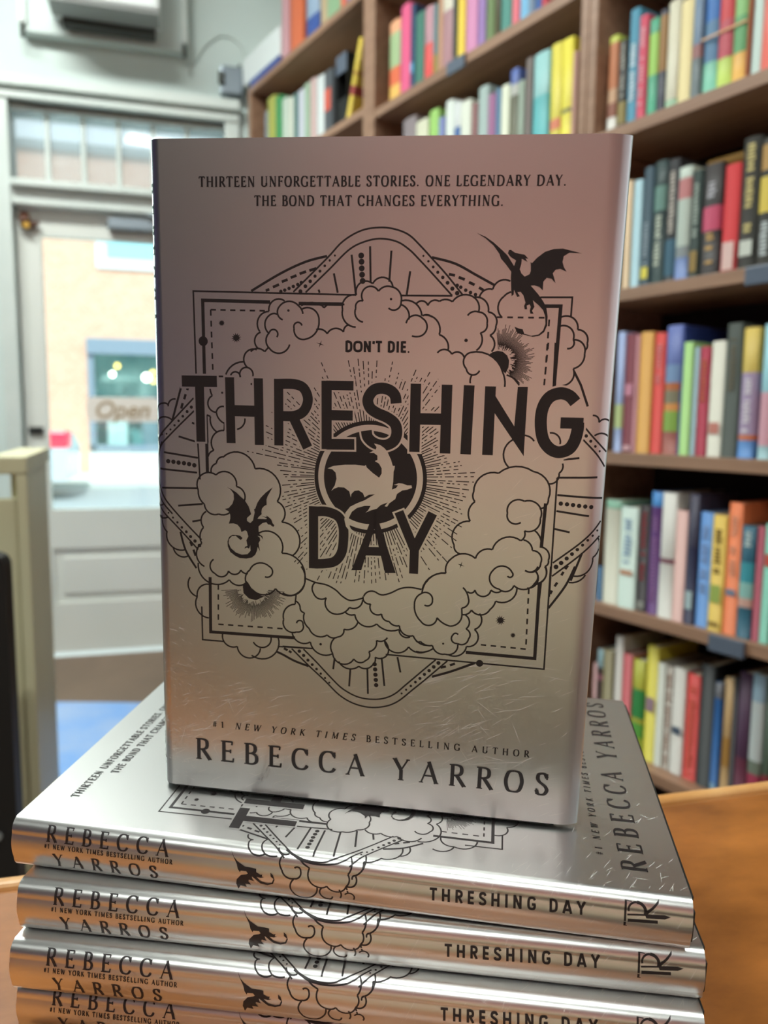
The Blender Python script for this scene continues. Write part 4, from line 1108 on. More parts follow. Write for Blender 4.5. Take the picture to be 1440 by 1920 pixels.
f 1 0 473.8,1332.3 473.9,1327 478.8,1329.5 476,1324.9 481.6,1324.7 476.7,1322.1 481.5,1319.3 475.9,1319.4 478.6,1314.7 473.7,1317.4 473.5,1312.1 470.7,1316.7 467.8,1312.2 467.8,1317.5 462.9,1315.1 465.6,1319.6 460,1319.8 464.9,1322.4 460.1,1325.2 465.7,1325.2 463.1,1329.9 467.9,1327.2 468.1,1332.4 470.9,1327.9
l 1 2 -517.3,1216 -572,1209.1
l 1 2 -532.9,1216 -585.6,1211.4
l 1 2 -517.6,1218.8 -579.9,1215.6
l 1 2 -526,1220.1 -569.4,1219.5
l 1 2 -531.4,1221.9 -567.4,1222.7
l 1 2 -523.9,1223.4 -582.7,1226.9
l 1 2 -524.6,1225.1 -585,1231
l 1 2 -530.9,1227.7 -598.5,1236.8
l 1 2 -520.9,1227.9 -586.1,1239.2
l 1 2 -529.3,1231.3 -571.8,1240.3
l 1 2 -514.3,1229.5 -596.3,1250.1
l 1 2 -520.1,1232.6 -570.7,1247.4
l 1 2 -531.6,1238.1 -579.5,1254.1
l 1 2 -522.5,1236.9 -584.8,1260.3
l 1 2 -513.1,1234.8 -580.8,1263.2
l 1 2 -519.2,1239.2 -557.8,1257.1
l 1 2 -523.9,1243.4 -584.9,1274.6
l 1 2 -514.6,1240.4 -572.7,1272.9
l 1 2 -515.5,1242.7 -574.3,1278.6
l 1 2 -522.2,1249 -555.4,1271.1
l 1 2 -522.9,1252 -567.1,1283.7
l 1 2 -519.2,1251.7 -569.5,1290.8
l 1 2 -513.9,1249.6 -565,1292.6
l 1 2 -519.9,1257.4 -543.7,1279
l 1 2 -518.1,1258.5 -549.5,1289.2
l 1 2 -511.2,1254.2 -540.3,1284.9
l 1 2 -513,1258.9 -541.6,1291.4
l 1 2 -513.9,1263 -538.5,1293.2
l 1 2 -508.3,1259 -538.7,1299.2
l 1 2 -507.5,1261 -531.3,1295.1
l 1 2 -501,1254.2 -539.9,1314.8
l 1 2 -506,1265.6 -532.9,1311.1
l 1 2 -506.1,1269.8 -522.9,1300.9
l 1 2 -503.6,1269.5 -519.3,1301.3
l 1 2 -502.8,1272.6 -523.5,1318.8
l 1 2 -497.9,1266.3 -524.9,1332.9
l 1 2 -497.6,1270.7 -518.4,1328.1
l 1 2 -490.9,1256.3 -509.4,1314.1
l 1 2 -489.8,1257.3 -504.2,1308.7
l 1 2 -489.1,1260.5 -507,1334.7
l 1 2 -487.2,1259 -498.5,1314.4
l 1 2 -487.1,1267.2 -498.5,1336.4
l 1 2 -486.7,1277.7 -493.6,1331.7
l 1 2 -483.2,1261.6 -489,1326
l 1 2 -482.3,1272.5 -484.1,1307.1
l 1 2 -480.4,1272.1 -481.2,1319.7
l 1 2 -478.6,1270.2 -477.4,1331.7
l 1 2 -476.7,1271.9 -473.7,1325.9
l 1 2 -475,1269.3 -471,1313
l 1 2 -473.5,1267.9 -468.1,1309.9
l 1 2 -471.8,1267.4 -462.2,1325.6
l 1 2 -468.8,1273.4 -459.5,1319.5
l 1 2 -470.8,1256.9 -454.7,1324
l 1 2 -468.4,1260.5 -448.8,1331.3
l 1 2 -465.8,1264 -449.1,1316.6
l 1 2 -460.4,1274.4 -445.5,1316
l 1 2 -463,1262.1 -442.8,1313.1
l 1 2 -460.4,1264.2 -443.5,1302.5
l 1 2 -458.2,1264.9 -426.3,1331
l 1 2 -456.5,1264.4 -425.7,1322.8
l 1 2 -450.7,1271 -420.1,1324.3
l 1 2 -451.3,1266.1 -417,1321.2
l 1 2 -448.7,1266.5 -425.9,1300.4
l 1 2 -451.5,1259.3 -421,1301.3
l 1 2 -453.2,1254.4 -412.5,1306.4
l 1 2 -451.2,1254.4 -408.3,1305.5
l 1 2 -446.1,1257.8 -419.1,1287.6
l 1 2 -446.9,1254.3 -408.8,1293.6
l 1 2 -441.5,1257.2 -415,1282.7
l 1 2 -449.2,1247.8 -400.2,1291.7
l 1 2 367.9,428.8 370.4,489.7
l 1 2 370.1,427 373.9,472
l 1 2 374,438.7 378.4,473
l 1 2 374,422.4 382.9,473.4
l 1 2 377,425.7 386.8,470.4
l 1 2 380.2,428.8 397.7,494
l 1 2 380.1,420.1 397.2,474.2
l 1 2 385.9,429.6 407.5,488.4
l 1 2 390.9,434.6 402.2,461.6
l 1 2 389.5,424.9 417.4,483.7
l 1 2 387.2,415.2 417.3,471.8
l 1 2 390.3,416.2 425,474.7
l 1 2 400.5,427.7 424.9,464.9
l 1 2 392,411 419,448.3
l 1 2 398.7,416.1 439.9,467.7
l 1 2 398.2,411.8 439.9,459.4
l 1 2 402.2,412.7 433.7,445.4
l 1 2 408.3,415.1 438,443.3
l 1 2 405.1,408.8 453.7,450.7
l 1 2 408.6,408.5 457.7,447.1
l 1 2 410.5,406.8 442.7,429.7
l 1 2 410.8,403.9 467,440.2
l 1 2 414.3,403.1 473,437.3
l 1 2 405.5,395.6 455.8,421.9
l 1 2 420.6,400.4 469.5,423.2
l 1 2 417.9,396.3 471.2,418.3
l 1 2 425,396.2 474,413.8
l 1 2 419.7,391.6 471.7,407.7
l 1 2 422.9,389.8 464.8,400.8
l 1 2 423.7,387.3 476.8,398.7
l 1 2 426.8,385.1 473.1,393
l 1 2 411.8,380.5 476.3,388.5
l 1 2 429.3,379.9 481,384
l 1 2 425.2,377 472.3,378.7
l 1 2 419.5,374.5 485.1,374
l 1 2 413.8,372.4 491,368.6
l 1 2 430.5,368.8 494.7,362.9
l 1 2 414.9,368.2 462.4,361.7
l 1 2 430.5,363.3 472.8,355.7
l 1 2 417.2,363.4 471.5,351.3
l 1 2 424.8,359.1 462.5,349.1
l 1 2 420.8,357.7 480,339.3
l 1 2 424.8,353.7 455.1,342.9
l 1 2 425.9,350.6 469.1,333.1
l 1 2 417.6,351.4 472.1,326.7
l 1 2 413.7,350.7 481.6,316.7
l 1 2 411.5,349.5 467.5,318.4
l 1 2 409.7,348.1 467.7,312.8
l 1 2 421.8,337.6 474,302.8
l 1 2 406.9,345 462.9,304.4
l 1 2 418.5,333.2 447,310.8
l 1 2 409,337.8 459.7,294.5
l 1 2 412.6,331.4 448.8,297.8
l 1 2 409.3,331.1 451.7,288.5
l 1 2 403.3,333.9 447.7,285.6
l 1 2 404.8,328.8 445.1,281.1
l 1 2 402,328.4 432.5,289.2
l 1 2 399.1,328.4 442.3,268
l 1 2 394.2,331.6 421.2,290.5
l 1 2 390.4,333.8 431.8,264.9
l 1 2 398.7,314.5 415.6,283.6
l 1 2 389.3,327.2 411.1,283.1
l 1 2 390.2,319.8 411.7,271.4
l 1 2 389.6,314.7 403.4,279.7
l 1 2 387.4,312.7 402.6,269.3
l 1 2 384.4,313.5 401.8,255.7
l 1 2 382.3,310.8 393.8,265.9
l 1 2 378.2,316.6 389.7,262.9
l 1 2 374.2,325 384.5,264.5
l 1 2 374,309.5 381.7,248.9
l 1 3.3 -78.7,992.3 -81,1034.4
l 1 3.3 -81.4,1040.9 -81.8,1047.8
l 1 3.3 -82.3,1057.1 -84.1,1088.6
l 1 3.3 -84.7,1100.2 -85.4,1112.5
l 1 3.3 -86,1124.3 -86.6,1134.3
l 1 3.3 -87.2,1145.4 -87.8,1156.7
l 1 3.3 -68.4,992.6 -68.5,1028.9
l 1 3.3 -68.5,1034.8 -68.6,1060.5
l 1 3.3 -68.6,1069.2 -68.7,1083.3
l 1 3.3 -68.7,1095.8 -68.9,1141.4
l 1 3.3 -68.9,1152.1 -68.9,1157.6
l 1 3.3 -62.2,992.4 -61,1033.2
l 1 3.3 -60.8,1040.6 -60.5,1052.9
l 1 3.3 -60.1,1065.1 -59.8,1077
l 1 3.3 -59.6,1083.5 -59.4,1091.2
l 1 3.3 -59.1,1102.1 -58.9,1110.3
l 1 3.3 -58.5,1122.8 -58.1,1135.7
l 1 3.3 -52.6,991.8 -47.9,1052.5
l 1 3.3 -47,1063.6 -43.4,1110.1
l 1 3.3 -42.8,1118.6 -40.9,1142.2
l 1 3.3 -43.4,990.8 -33.9,1066.4
l 1 3.3 -33.1,1072.7 -28.3,1111
l 1 3.3 -27.3,1118.7 -26.6,1124.6
l 1 3.3 -37.6,990 -26.8,1059.1
l 1 3.3 -25.6,1067.3 -18.9,1110.3
l 1 3.3 -17.2,1121.4 -15.4,1132.9
l 1 3.3 -29,988.4 -19.8,1034
l 1 3.3 -18.2,1041.9 -9.4,1085.6
l 1 3.3 -8,1092.6 -1.9,1123
l 1 3.3 -21.4,986.6 -4.9,1054.7
l 1 3.3 -2.9,1062.7 -0.5,1072.5
l 1 3.3 1.2,1079.4 6.1,1099.6
l 1 3.3 8,1107.4 8.5,1109.7
l 1 3.3 -11.4,983.9 3.9,1034.9
l 1 3.3 6.3,1043 16.2,1076.1
l 1 3.3 19.7,1087.8 24.4,1103.6
l 1 3.3 26.8,1111.6 28.5,1117.3
l 1 3.3 -3.8,981.4 19.1,1047.9
l 1 3.3 21,1053.4 34.4,1092.3
l 1 3.3 36.5,1098.4 39.9,1108.1
l 1 3.3 43.1,1117.4 45,1123
l 1 3.3 2.7,979 16.6,1014.8
l 1 3.3 21,1026.5 33,1057.5
l 1 3.3 37.4,1069 41.8,1080.2
l 1 3.3 11.3,975.4 42,1045
l 1 3.3 46.8,1055.9 57.9,1081
l 1 3.3 62.5,1091.5 70.6,1110
l 1 3.3 17.8,972.4 29.1,995.8
l 1 3.3 33.5,1004.9 49.8,1038.4
l 1 3.3 54.6,1048.5 60.9,1061.4
l 1 3.3 64.6,1069 69.9,1080
l 1 3.3 72.7,1085.7 80,1100.7
l 1 3.3 84.8,1110.6 91,1123.5
l 1 3.3 26.4,968 42.4,997.3
l 1 3.3 47,1005.7 67.1,1042.4
l 1 3.3 70.4,1048.5 75.9,1058.5
l 1 3.3 78.8,1063.9 88.9,1082.3
l 1 3.3 32.2,964.7 46,987.9
l 1 3.3 49,993 56.4,1005.5
l 1 3.3 62.8,1016.3 82.9,1050.3
l 1 3.3 88.2,1059.2 91.4,1064.6
l 1 3.3 97.4,1074.8 117.7,1109.1
l 1 3.3 41.6,958.8 74.2,1007.4
l 1 3.3 79.5,1015.2 84.8,1023.2
l 1 3.3 89.8,1030.5 96.3,1040.2
l 1 3.3 100.3,1046.2 104,1051.7
l 1 3.3 110.5,1061.5 130.2,1090.7
l 1 3.3 133.5,1095.7 141.2,1107.2
l 1 3.3 47.6,954.7 70.9,986.8
l 1 3.3 75.4,993 92.5,1016.5
l 1 3.3 96,1021.4 111.4,1042.5
l 1 3.3 117.9,1051.5 120.4,1054.9
l 1 3.3 54.1,949.8 99.7,1007.4
l 1 3.3 105.3,1014.5 113.8,1025.2
l 1 3.3 118.8,1031.5 131.4,1047.5
l 1 3.3 137.6,1055.3 156.8,1079.5
l 1 3.3 162.5,1086.7 167,1092.4
l 1 3.3 60.3,944.8 91.5,981
l 1 3.3 98.5,989.1 104,995.5
l 1 3.3 111.5,1004.2 126,1021.1
l 1 3.3 132.6,1028.7 139.2,1036.5
l 1 3.3 66.6,939.2 113.6,989.4
l 1 3.3 121,997.2 126.8,1003.4
l 1 3.3 130.7,1007.6 137,1014.3
l 1 3.3 145.7,1023.6 152.8,1031.2
l 1 3.3 156.8,1035.4 158.7,1037.5
l 1 3.3 72.4,933.7 128.5,989
l 1 3.3 133.6,993.9 165.1,1024.9
l 1 3.3 169.4,1029.1 174.4,1034.1
l 1 3.3 179.6,1039.1 196.9,1056.2
l 1 3.3 201.1,1060.4 222.8,1081.6
l 1 3.3 79,926.8 111.2,955.5
l 1 3.3 117.2,960.8 122,965.2
l 1 3.3 130.9,973.1 141.2,982.3
l 1 3.3 150.9,990.9 165.1,1003.6
l 1 3.3 174,1011.6 201.8,1036.3
l 1 3.3 208.7,1042.5 215.6,1048.7
l 1 3.3 85.5,919.5 109.7,939.1
l 1 3.3 114.3,942.8 142,965.1
l 1 3.3 151.6,972.8 180.3,995.9
l 1 3.3 89.9,914 112.9,931.2
l 1 3.3 121.3,937.5 144.8,955
l 1 3.3 152.9,961.1 172.4,975.7
l 1 3.3 177.8,979.7 187.3,986.9
l 1 3.3 94.3,908.1 128.1,931.6
l 1 3.3 138.2,938.5 145,943.2
l 1 3.3 153.6,949.2 165.6,957.5
l 1 3.3 173.9,963.3 195.6,978.3
l 1 3.3 204.9,984.7 236,1006.2
l 1 3.3 244.7,1012.3 252.4,1017.7
l 1 3.3 257.6,1021.2 257.6,1021.3
l 1 3.3 99.5,900.7 135.7,923.4
l 1 3.3 146.1,929.9 157.1,936.8
l 1 3.3 166.2,942.6 202.3,965.1
l 1 3.3 105,891.8 167.6,926.6
l 1 3.3 176.8,931.7 189,938.5
l 1 3.3 200.3,944.7 212.6,951.6
l 1 3.3 217.6,954.4 238.9,966.2
l 1 3.3 108.9,884.9 178.7,920.1
l 1 3.3 184.6,923 191,926.3
l 1 3.3 200.6,931.1 207.3,934.5
l 1 3.3 112.9,876.9 150.2,893.6
l 1 3.3 159.4,897.7 202.4,917
l 1 3.3 210.7,920.7 247.6,937.2
l 1 3.3 257.4,941.6 263.3,944.3
l 1 3.3 115.7,870.9 167.8,892.2
l 1 3.3 177.8,896.3 186.1,899.7
l 1 3.3 192.2,902.2 198,904.6
l 1 3.3 208.7,908.9 239.3,921.4
l 1 3.3 119.3,862.3 170.8,880.6
l 1 3.3 183.4,885.1 192,888.1
l 1 3.3 202.1,891.7 208,893.8
l 1 3.3 213.8,895.8 242.8,906.1
l 1 3.3 252.4,909.6 267.8,915
l 1 3.3 275.7,917.8 287.9,922.2
l 1 3.3 122.1,854.6 203.5,879.8
l 1 3.3 209.1,881.5 226.8,887
l 1 3.3 233.9,889.1 281.6,903.9
l 1 3.3 290.7,906.7 304.5,911
l 1 3.3 124.5,847 200.4,867.2
l 1 3.3 213.2,870.6 224.1,873.5
l 1 3.3 236.5,876.8 247.3,879.7
l 1 3.3 127,838 172.5,847.8
l 1 3.3 181.3,849.7 190.6,851.7
l 1 3.3 203.4,854.5 209.5,855.8
l 1 3.3 216.8,857.4 262,867.2
l 1 3.3 273.2,869.6 279.9,871.1
l 1 3.3 128.4,831.8 176.8,840.6
l 1 3.3 184.2,841.9 203,845.4
l 1 3.3 211.5,846.9 217.4,848
l 1 3.3 225.7,849.5 234.3,851.1
l 1 3.3 242.6,852.6 264.4,856.6
l 1 3.3 273.2,858.2 300.2,863.1
l 1 3.3 130.5,820.9 184.2,827.7
l 1 3.3 194.4,828.9 207.9,830.6
l 1 3.3 220.4,832.2 257.8,836.9
l 1 3.3 269.3,838.4 281.4,839.9
l 1 3.3 289,840.8 295.9,841.7
l 1 3.3 131.7,812.2 160.2,814.5
l 1 3.3 170.7,815.3 181.2,816.2
l 1 3.3 192.1,817.1 203.8,818
l 1 3.3 210.6,818.6 223.1,819.6
l 1 3.3 229.2,820.1 238,820.8
l 1 3.3 248.7,821.7 261.2,822.7
l 1 3.3 273,823.7 285.4,824.7
l 1 3.3 297.4,825.6 312.8,826.9
l 1 3.3 132.4,804.1 198.8,806.9
l 1 3.3 210.2,807.3 223.5,807.9
l 1 3.3 232.7,808.3 247.4,808.9
l 1 3.3 255.7,809.2 263.9,809.5
l 1 3.3 274,810 288.6,810.6
l 1 3.3 301.4,811.1 316.1,811.7
l 1 3.3 132.8,796.8 209.2,797.1
l 1 3.3 219.3,797.1 257.2,797.3
l 1 3.3 268.9,797.3 276.1,797.4
l 1 3.3 133,789.4 181.6,787.8
l 1 3.3 194.9,787.4 242,785.9
l 1 3.3 248.9,785.7 257.7,785.4
l 1 3.3 268.4,785 299,784
l 1 3.3 306.6,783.8 317.3,783.4
l 1 3.3 132.7,779 168.5,776
l 1 3.3 176.2,775.3 184.4,774.6
l 1 3.3 195.3,773.7 205,772.9
l 1 3.3 218.2,771.8 262,768.1
l 1 3.3 273.9,767.1 280.4,766.5
l 1 3.3 286.8,766 311.9,763.9
l 1 3.3 132.1,771.3 191.5,764
l 1 3.3 199.2,763 205.9,762.2
l 1 3.3 218.1,760.7 232.1,759
l 1 3.3 238.6,758.2 245,757.4
l 1 3.3 255.1,756.1 292.8,751.5
l 1 3.3 305,750 316.2,748.6
l 1 3.3 131.1,762.1 200,750.3
l 1 3.3 209.3,748.7 258.2,740.4
l 1 3.3 267.6,738.8 270.6,738.3
l 1 3.3 129.7,753.6 183.4,742.1
l 1 3.3 192,740.3 222.7,733.7
l 1 3.3 230.2,732.1 267.2,724.2
l 1 3.3 278.4,721.8 307.2,715.6
l 1 3.3 128.3,746.8 209.1,726.6
l 1 3.3 219.1,724 246.1,717.3
l 1 3.3 255.4,715 304.3,702.7
l 1 3.3 316,699.8 323.2,698
l 1 3.3 126.5,739.3 204,716.7
l 1 3.3 213.1,714 226.6,710.1
l 1 3.3 236.9,707.1 284.8,693.2
l 1 3.3 294,690.5 306.9,686.7
l 1 3.3 314.6,684.5 323.9,681.8
l 1 3.3 124.3,731.6 159.9,719.7
l 1 3.3 166.8,717.4 177.4,713.8
l 1 3.3 183.7,711.7 215.2,701.2
l 1 3.3 223.6,698.3 257.2,687.1
l 1 3.3 266.4,684 279.4,679.7
l 1 3.3 285.3,677.7 308.8,669.8
l 1 3.3 121.7,723.7 200.7,693.6
l 1 3.3 210.4,689.9 236,680.1
l 1 3.3 243.2,677.4 269.6,667.3
l 1 3.3 281.5,662.8 307.3,653
l 1 3.3 118.3,714.7 196.6,680.5
l 1 3.3 203.5,677.5 220.2,670.2
l 1 3.3 230.6,665.7 244.5,659.6
l 1 3.3 255.7,654.7 278.3,644.8
l 1 3.3 115.5,708.3 144.7,694.3
l 1 3.3 151.1,691.2 162.7,685.7
l 1 3.3 172.7,680.9 201.7,667
l 1 3.3 214.2,661 234.7,651.3
l 1 3.3 240.7,648.4 288,625.8
l 1 3.3 299.8,620.1 317.3,611.7
l 1 3.3 111.3,699.6 171.4,667.2
l 1 3.3 180.5,662.4 219,641.6
l 1 3.3 228.6,636.5 240.9,629.9
l 1 3.3 246.4,626.9 255.8,621.8
l 1 3.3 108,693.4 182.3,650.1
l 1 3.3 191.3,644.8 235.6,619
l 1 3.3 103.4,685.6 168.4,643.7
l 1 3.3 179.1,636.7 191.9,628.5
l 1 3.3 199,623.9 205.8,619.6
l 1 3.3 214.5,613.9 227.9,605.3
l 1 3.3 233.2,601.9 240,597.5
l 1 3.3 249.3,591.5 280.7,571.2
l 1 3.3 288.1,566.4 293.6,562.9
l 1 3.3 99.1,679 126.3,660
l 1 3.3 133.8,654.7 144.7,647.1
l 1 3.3 154.6,640.1 161.6,635.2
l 1 3.3 168.4,630.5 198.6,609.3
l 1 3.3 209.1,602 251.6,572.1
l 1 3.3 92.5,669.9 118.8,649.3
l 1 3.3 123.5,645.6 130,640.4
l 1 3.3 140.3,632.3 179,601.9
l 1 3.3 189.2,593.9 230.1,561.7
l 1 3.3 235.9,557.2 261.6,536.9
l 1 3.3 88.6,665.1 121.1,638
l 1 3.3 128.5,631.8 134.4,626.9
l 1 3.3 144.8,618.2 166.3,600.2
l 1 3.3 176.6,591.6 188,582
l 1 3.3 193,577.9 204.1,568.6
l 1 3.3 214.6,559.8 239,539.4
l 1 3.3 247.8,532.1 255.8,525.4
l 1 3.3 82.8,658.4 144.7,602
l 1 3.3 150.3,596.8 155.7,591.9
l 1 3.3 163.4,584.9 175.8,573.6
l 1 3.3 183.2,566.8 188.3,562.2
l 1 3.3 196,555.2 204.8,547.2
l 1 3.3 78.1,653.4 108.7,623.5
l 1 3.3 116,616.3 123.1,609.4
l 1 3.3 128.2,604.4 139.4,593.4
l 1 3.3 149.2,583.9 184.4,549.4
l 1 3.3 71,646.5 130.1,582.9
l 1 3.3 139.1,573.2 148.1,563.5
l 1 3.3 153.6,557.6 159.5,551.2
l 1 3.3 64.6,640.8 92.4,608.3
l 1 3.3 98.2,601.4 107.7,590.3
l 1 3.3 114.3,582.6 125,570.1
l 1 3.3 59.3,636.5 91.9,595.7
l 1 3.3 96.8,589.5 104.8,579.5
l 1 3.3 108.7,574.6 117.2,564
l 1 3.3 125.3,553.8 129.8,548.2
l 1 3.3 134.5,542.3 140.6,534.6
l 1 3.3 52.3,631.2 70.3,606.4
l 1 3.3 78.1,595.7 87.3,583.1
l 1 3.3 93.6,574.4 102.8,561.8
l 1 3.3 43.8,625.5 73.2,580.5
l 1 3.3 80,570.2 87,559.5
l 1 3.3 91.8,552.2 110.4,523.7
l 1 3.3 36.9,621.3 57.4,587.2
l 1 3.3 61.6,580.2 75.8,556.4
l 1 3.3 78.9,551.3 84.3,542.2
l 1 3.3 90.9,531.2 96.9,521.3
l 1 3.3 29,617 61.7,556.7
l 1 3.3 65,550.5 71.4,538.6
l 1 3.3 22.3,613.6 48.4,560.9
l 1 3.3 54.2,549.1 57,543.5
l 1 3.3 61.7,533.9 73.9,509.2
l 1 3.3 15,610.4 24.7,588.6
l 1 3.3 29.6,577.7 38.9,556.9
l 1 3.3 42.1,549.6 55.6,519.4
l 1 3.3 58.6,512.6 61.3,506.6
l 1 3.3 7.5,607.4 22.9,568.9
l 1 3.3 27.5,557.4 32.8,544.2
l 1 3.3 37.8,531.6 41.2,523.1
l 1 3.3 43.8,516.5 54.7,489.3
l 1 3.3 0,604.8 11.7,571.9
l 1 3.3 14.9,562.9 23.7,537.9
l 1 3.3 27.7,526.7 30.4,519.1
l 1 3.3 34.8,506.8 37.5,499
l 1 3.3 -8.5,602.2 16.4,520.8
l 1 3.3 19.4,510.8 21.7,503.5
l 1 3.3 24.7,493.7 28.7,480.4
l 1 3.3 -15.8,600.4 -9.4,576.6
l 1 3.3 -6,563.8 -2,548.6
l 1 3.3 1,537.4 11.3,498.6
l 1 3.3 14.7,485.7 16.4,479.3
l 1 3.3 -24.1,598.6 -14.6,555.9
l 1 3.3 -13.2,549.5 -11.7,542.7
l 1 3.3 -9.6,533.4 -5.1,512.7
l 1 3.3 -3.3,504.6 0.7,486.4
l 1 3.3 -34.1,597 -22.8,529.7
l 1 3.3 -20.7,517.5 -19,507.2
l 1 3.3 -40.4,596.2 -33.7,547.4
l 1 3.3 -31.9,534.1 -29.8,518.6
l 1 3.3 -28.5,509.7 -24.3,478.8
l 1 3.3 -50.5,595.5 -47.8,563.9
l 1 3.3 -46.6,550.5 -45.7,539.3
l 1 3.3 -44.7,527.5 -42.3,499.5
l 1 3.3 -59.7,595.2 -56.2,509.2
l 1 3.3 -55.7,497 -55.4,489.5
l 1 3.3 -65,595.3 -64.4,544
l 1 3.3 -64.2,531 -63.9,513.3
l 1 3.3 -63.8,502.7 -63.5,483.1
l 1 3.3 -73.5,595.6 -74.3,566.3
l 1 3.3 -74.5,559.8 -75,541.8
l 1 3.3 -75.3,531.8 -75.6,523
l 1 3.3 -75.9,512.3 -77.1,471.1
l 1 3.3 -84.7,596.7 -91.9,511.4
l 1 3.3 -92.9,500 -94.3,483.3
l 1 3.3 -94.9,476.9 -96.3,460.2
l 1 3.3 -90.1,597.4 -95.9,546
l 1 3.3 -96.7,538.9 -97.5,532.1
l 1 3.3 -98.6,521.9 -100.1,509.1
l 1 3.3 -101.2,498.9 -104.8,467.3
l 1 3.3 -99.8,599.1 -107.6,551.5
l 1 3.3 -109.3,541.3 -112.3,522.5
l 1 3.3 -114.3,510.5 -116.5,496.9
l 1 3.3 -118,488 -121.6,465.4
l 1 3.3 -122.8,458.6 -129.9,415
l 1 3.3 -131,407.8 -135,383.3
l 1 3.3 -136.6,373.6 -137.6,367.6
l 1 3.3 -139.4,356.5 -140.5,349.6
l 1 3.3 -108.6,601.1 -118.4,554.4
l 1 3.3 -120.5,544.1 -129.5,501.2
l 1 3.3 -131.4,492.1 -141,446.5
l 1 3.3 -142.6,438.8 -147.3,416.3
l 1 3.3 -148.9,408.8 -149.7,404.8
l 1 3.3 -117,603.4 -136.3,527.6
l 1 3.3 -139.1,516.6 -141.1,508.9
l 1 3.3 -143.4,499.8 -145,493.7
l 1 3.3 -148.1,481.4 -150.7,471.5
l 1 3.3 -152.2,465.7 -162.2,426.5
l 1 3.3 -163.7,420.5 -171.9,388.4
l 1 3.3 -122.7,605.2 -132.5,571.4
l 1 3.3 -135.7,560.1 -148.9,514.2
l 1 3.3 -150.9,507.4 -154.6,494.6
l 1 3.3 -157.7,483.8 -159.8,476.7
l 1 3.3 -161.9,469.2 -162.4,467.6
l 1 3.3 -130.8,608 -157.5,528.7
l 1 3.3 -161.3,517.4 -164.5,507.9
l 1 3.3 -167.8,497.9 -172.6,483.6
l 1 3.3 -175.8,474.2 -177.9,468
l 1 3.3 -180,461.8 -183.3,451.9
l 1 3.3 -186,443.9 -188,437.9
l 1 3.3 -190.7,429.7 -192.6,424.2
l 1 3.3 -195.6,415.3 -204.9,387.5
l 1 3.3 -206.8,381.9 -207.1,380.8
l 1 3.3 -138.6,611.2 -165.5,541.1
l 1 3.3 -169.8,529.9 -174.4,517.9
l 1 3.3 -178.8,506.4 -184.9,490.7
l 1 3.3 -189.6,478.5 -193.2,469
l 1 3.3 -196,461.8 -199.9,451.5
l 1 3.3 -202.1,445.9 -212.4,418.9
l 1 3.3 -214.8,412.7 -218,404.4
l 1 3.3 -147.7,615.3 -163.7,579.3
l 1 3.3 -166.2,573.6 -172,560.4
l 1 3.3 -176.7,549.9 -192.5,514.2
l 1 3.3 -195.2,508.1 -200.9,495.2
l 1 3.3 -205.1,485.7 -218.4,455.6
l 1 3.3 -222.5,446.4 -226.6,437.1
l 1 3.3 -230.3,428.8 -234.8,418.6
l 1 3.3 -237.8,411.9 -238,411.4
l 1 3.3 -154.8,618.9 -171.5,585
l 1 3.3 -175.9,576 -180.9,565.7
l 1 3.3 -185.3,556.8 -206.7,513.4
l 1 3.3 -210.9,504.8 -214.5,497.4
l 1 3.3 -161.4,622.5 -180.6,586.8
l 1 3.3 -185.1,578.5 -189.5,570.5
l 1 3.3 -192.5,564.9 -195.5,559.3
l 1 3.3 -201,549.1 -217.3,518.9
l 1 3.3 -221.6,510.9 -226.6,501.7
l 1 3.3 -169.3,627.4 -199.2,577.6
l 1 3.3 -205.1,567.9 -219.4,544.1
l 1 3.3 -224,536.5 -238.5,512.5
l 1 3.3 -241.6,507.2 -264.5,469.3
l 1 3.3 -270.4,459.4 -274.1,453.3
l 1 3.3 -278.3,446.3 -282.4,439.5
l 1 3.3 -175.7,631.7 -195.4,601.7
l 1 3.3 -200,594.7 -226.6,554.2
l 1 3.3 -233.4,543.8 -241.2,532.1
l 1 3.3 -182.8,636.9 -206.5,604.1
l 1 3.3 -210.9,598 -228,574.3
l 1 3.3 -231.9,569 -237.6,561.2
l 1 3.3 -244.6,551.5 -258.2,532.6
l 1 3.3 -265.8,522.1 -266.2,521.6
l 1 3.3 -190.2,642.8 -219.5,606.1
l 1 3.3 -224.2,600.2 -234.5,587.4
l 1 3.3 -241.1,579.1 -262,553
l 1 3.3 -270,543 -273.7,538.4
l 1 3.3 -279.5,531.1 -285.6,523.5
l 1 3.3 -290.8,517 -297.6,508.4
l 1 3.3 -301.1,504 -306.5,497.3
l 1 3.3 -310.3,492.6 -314.1,487.9
l 1 3.3 -318,483 -323.5,476.1
l 1 3.3 -330.1,467.8 -331.8,465.7
l 1 3.3 -196.5,648.3 -251.4,585.4
l 1 3.3 -256.4,579.7 -262.9,572.3
l 1 3.3 -270,564.1 -283.8,548.3
l 1 3.3 -291.9,539 -299.3,530.6
l 1 3.3 -304.7,524.4 -311,517.2
l 1 3.3 -318.6,508.4 -330.1,495.2
l 1 3.3 -337,487.4 -346.7,476.2
l 1 3.3 -202.6,654.2 -241.1,613.8
l 1 3.3 -247.2,607.4 -273.8,579.4
l 1 3.3 -279,574 -287.5,565
l 1 3.3 -292.7,559.6 -322.8,527.9
l 1 3.3 -330.6,519.7 -338.6,511.4
l 1 3.3 -344.3,505.4 -354.3,494.9
l 1 3.3 -207.4,659 -224,642.7
l 1 3.3 -231.7,635.1 -260.1,607.3
l 1 3.3 -264.9,602.7 -271.7,595.9
l 1 3.3 -275.9,591.8 -308.9,559.4
l 1 3.3 -212.8,665 -240.6,639.9
l 1 3.3 -247.4,633.7 -269.7,613.6
l 1 3.3 -275.8,608.1 -280.4,603.9
l 1 3.3 -286,598.9 -293,592.6
l 1 3.3 -298.6,587.5 -299.2,587
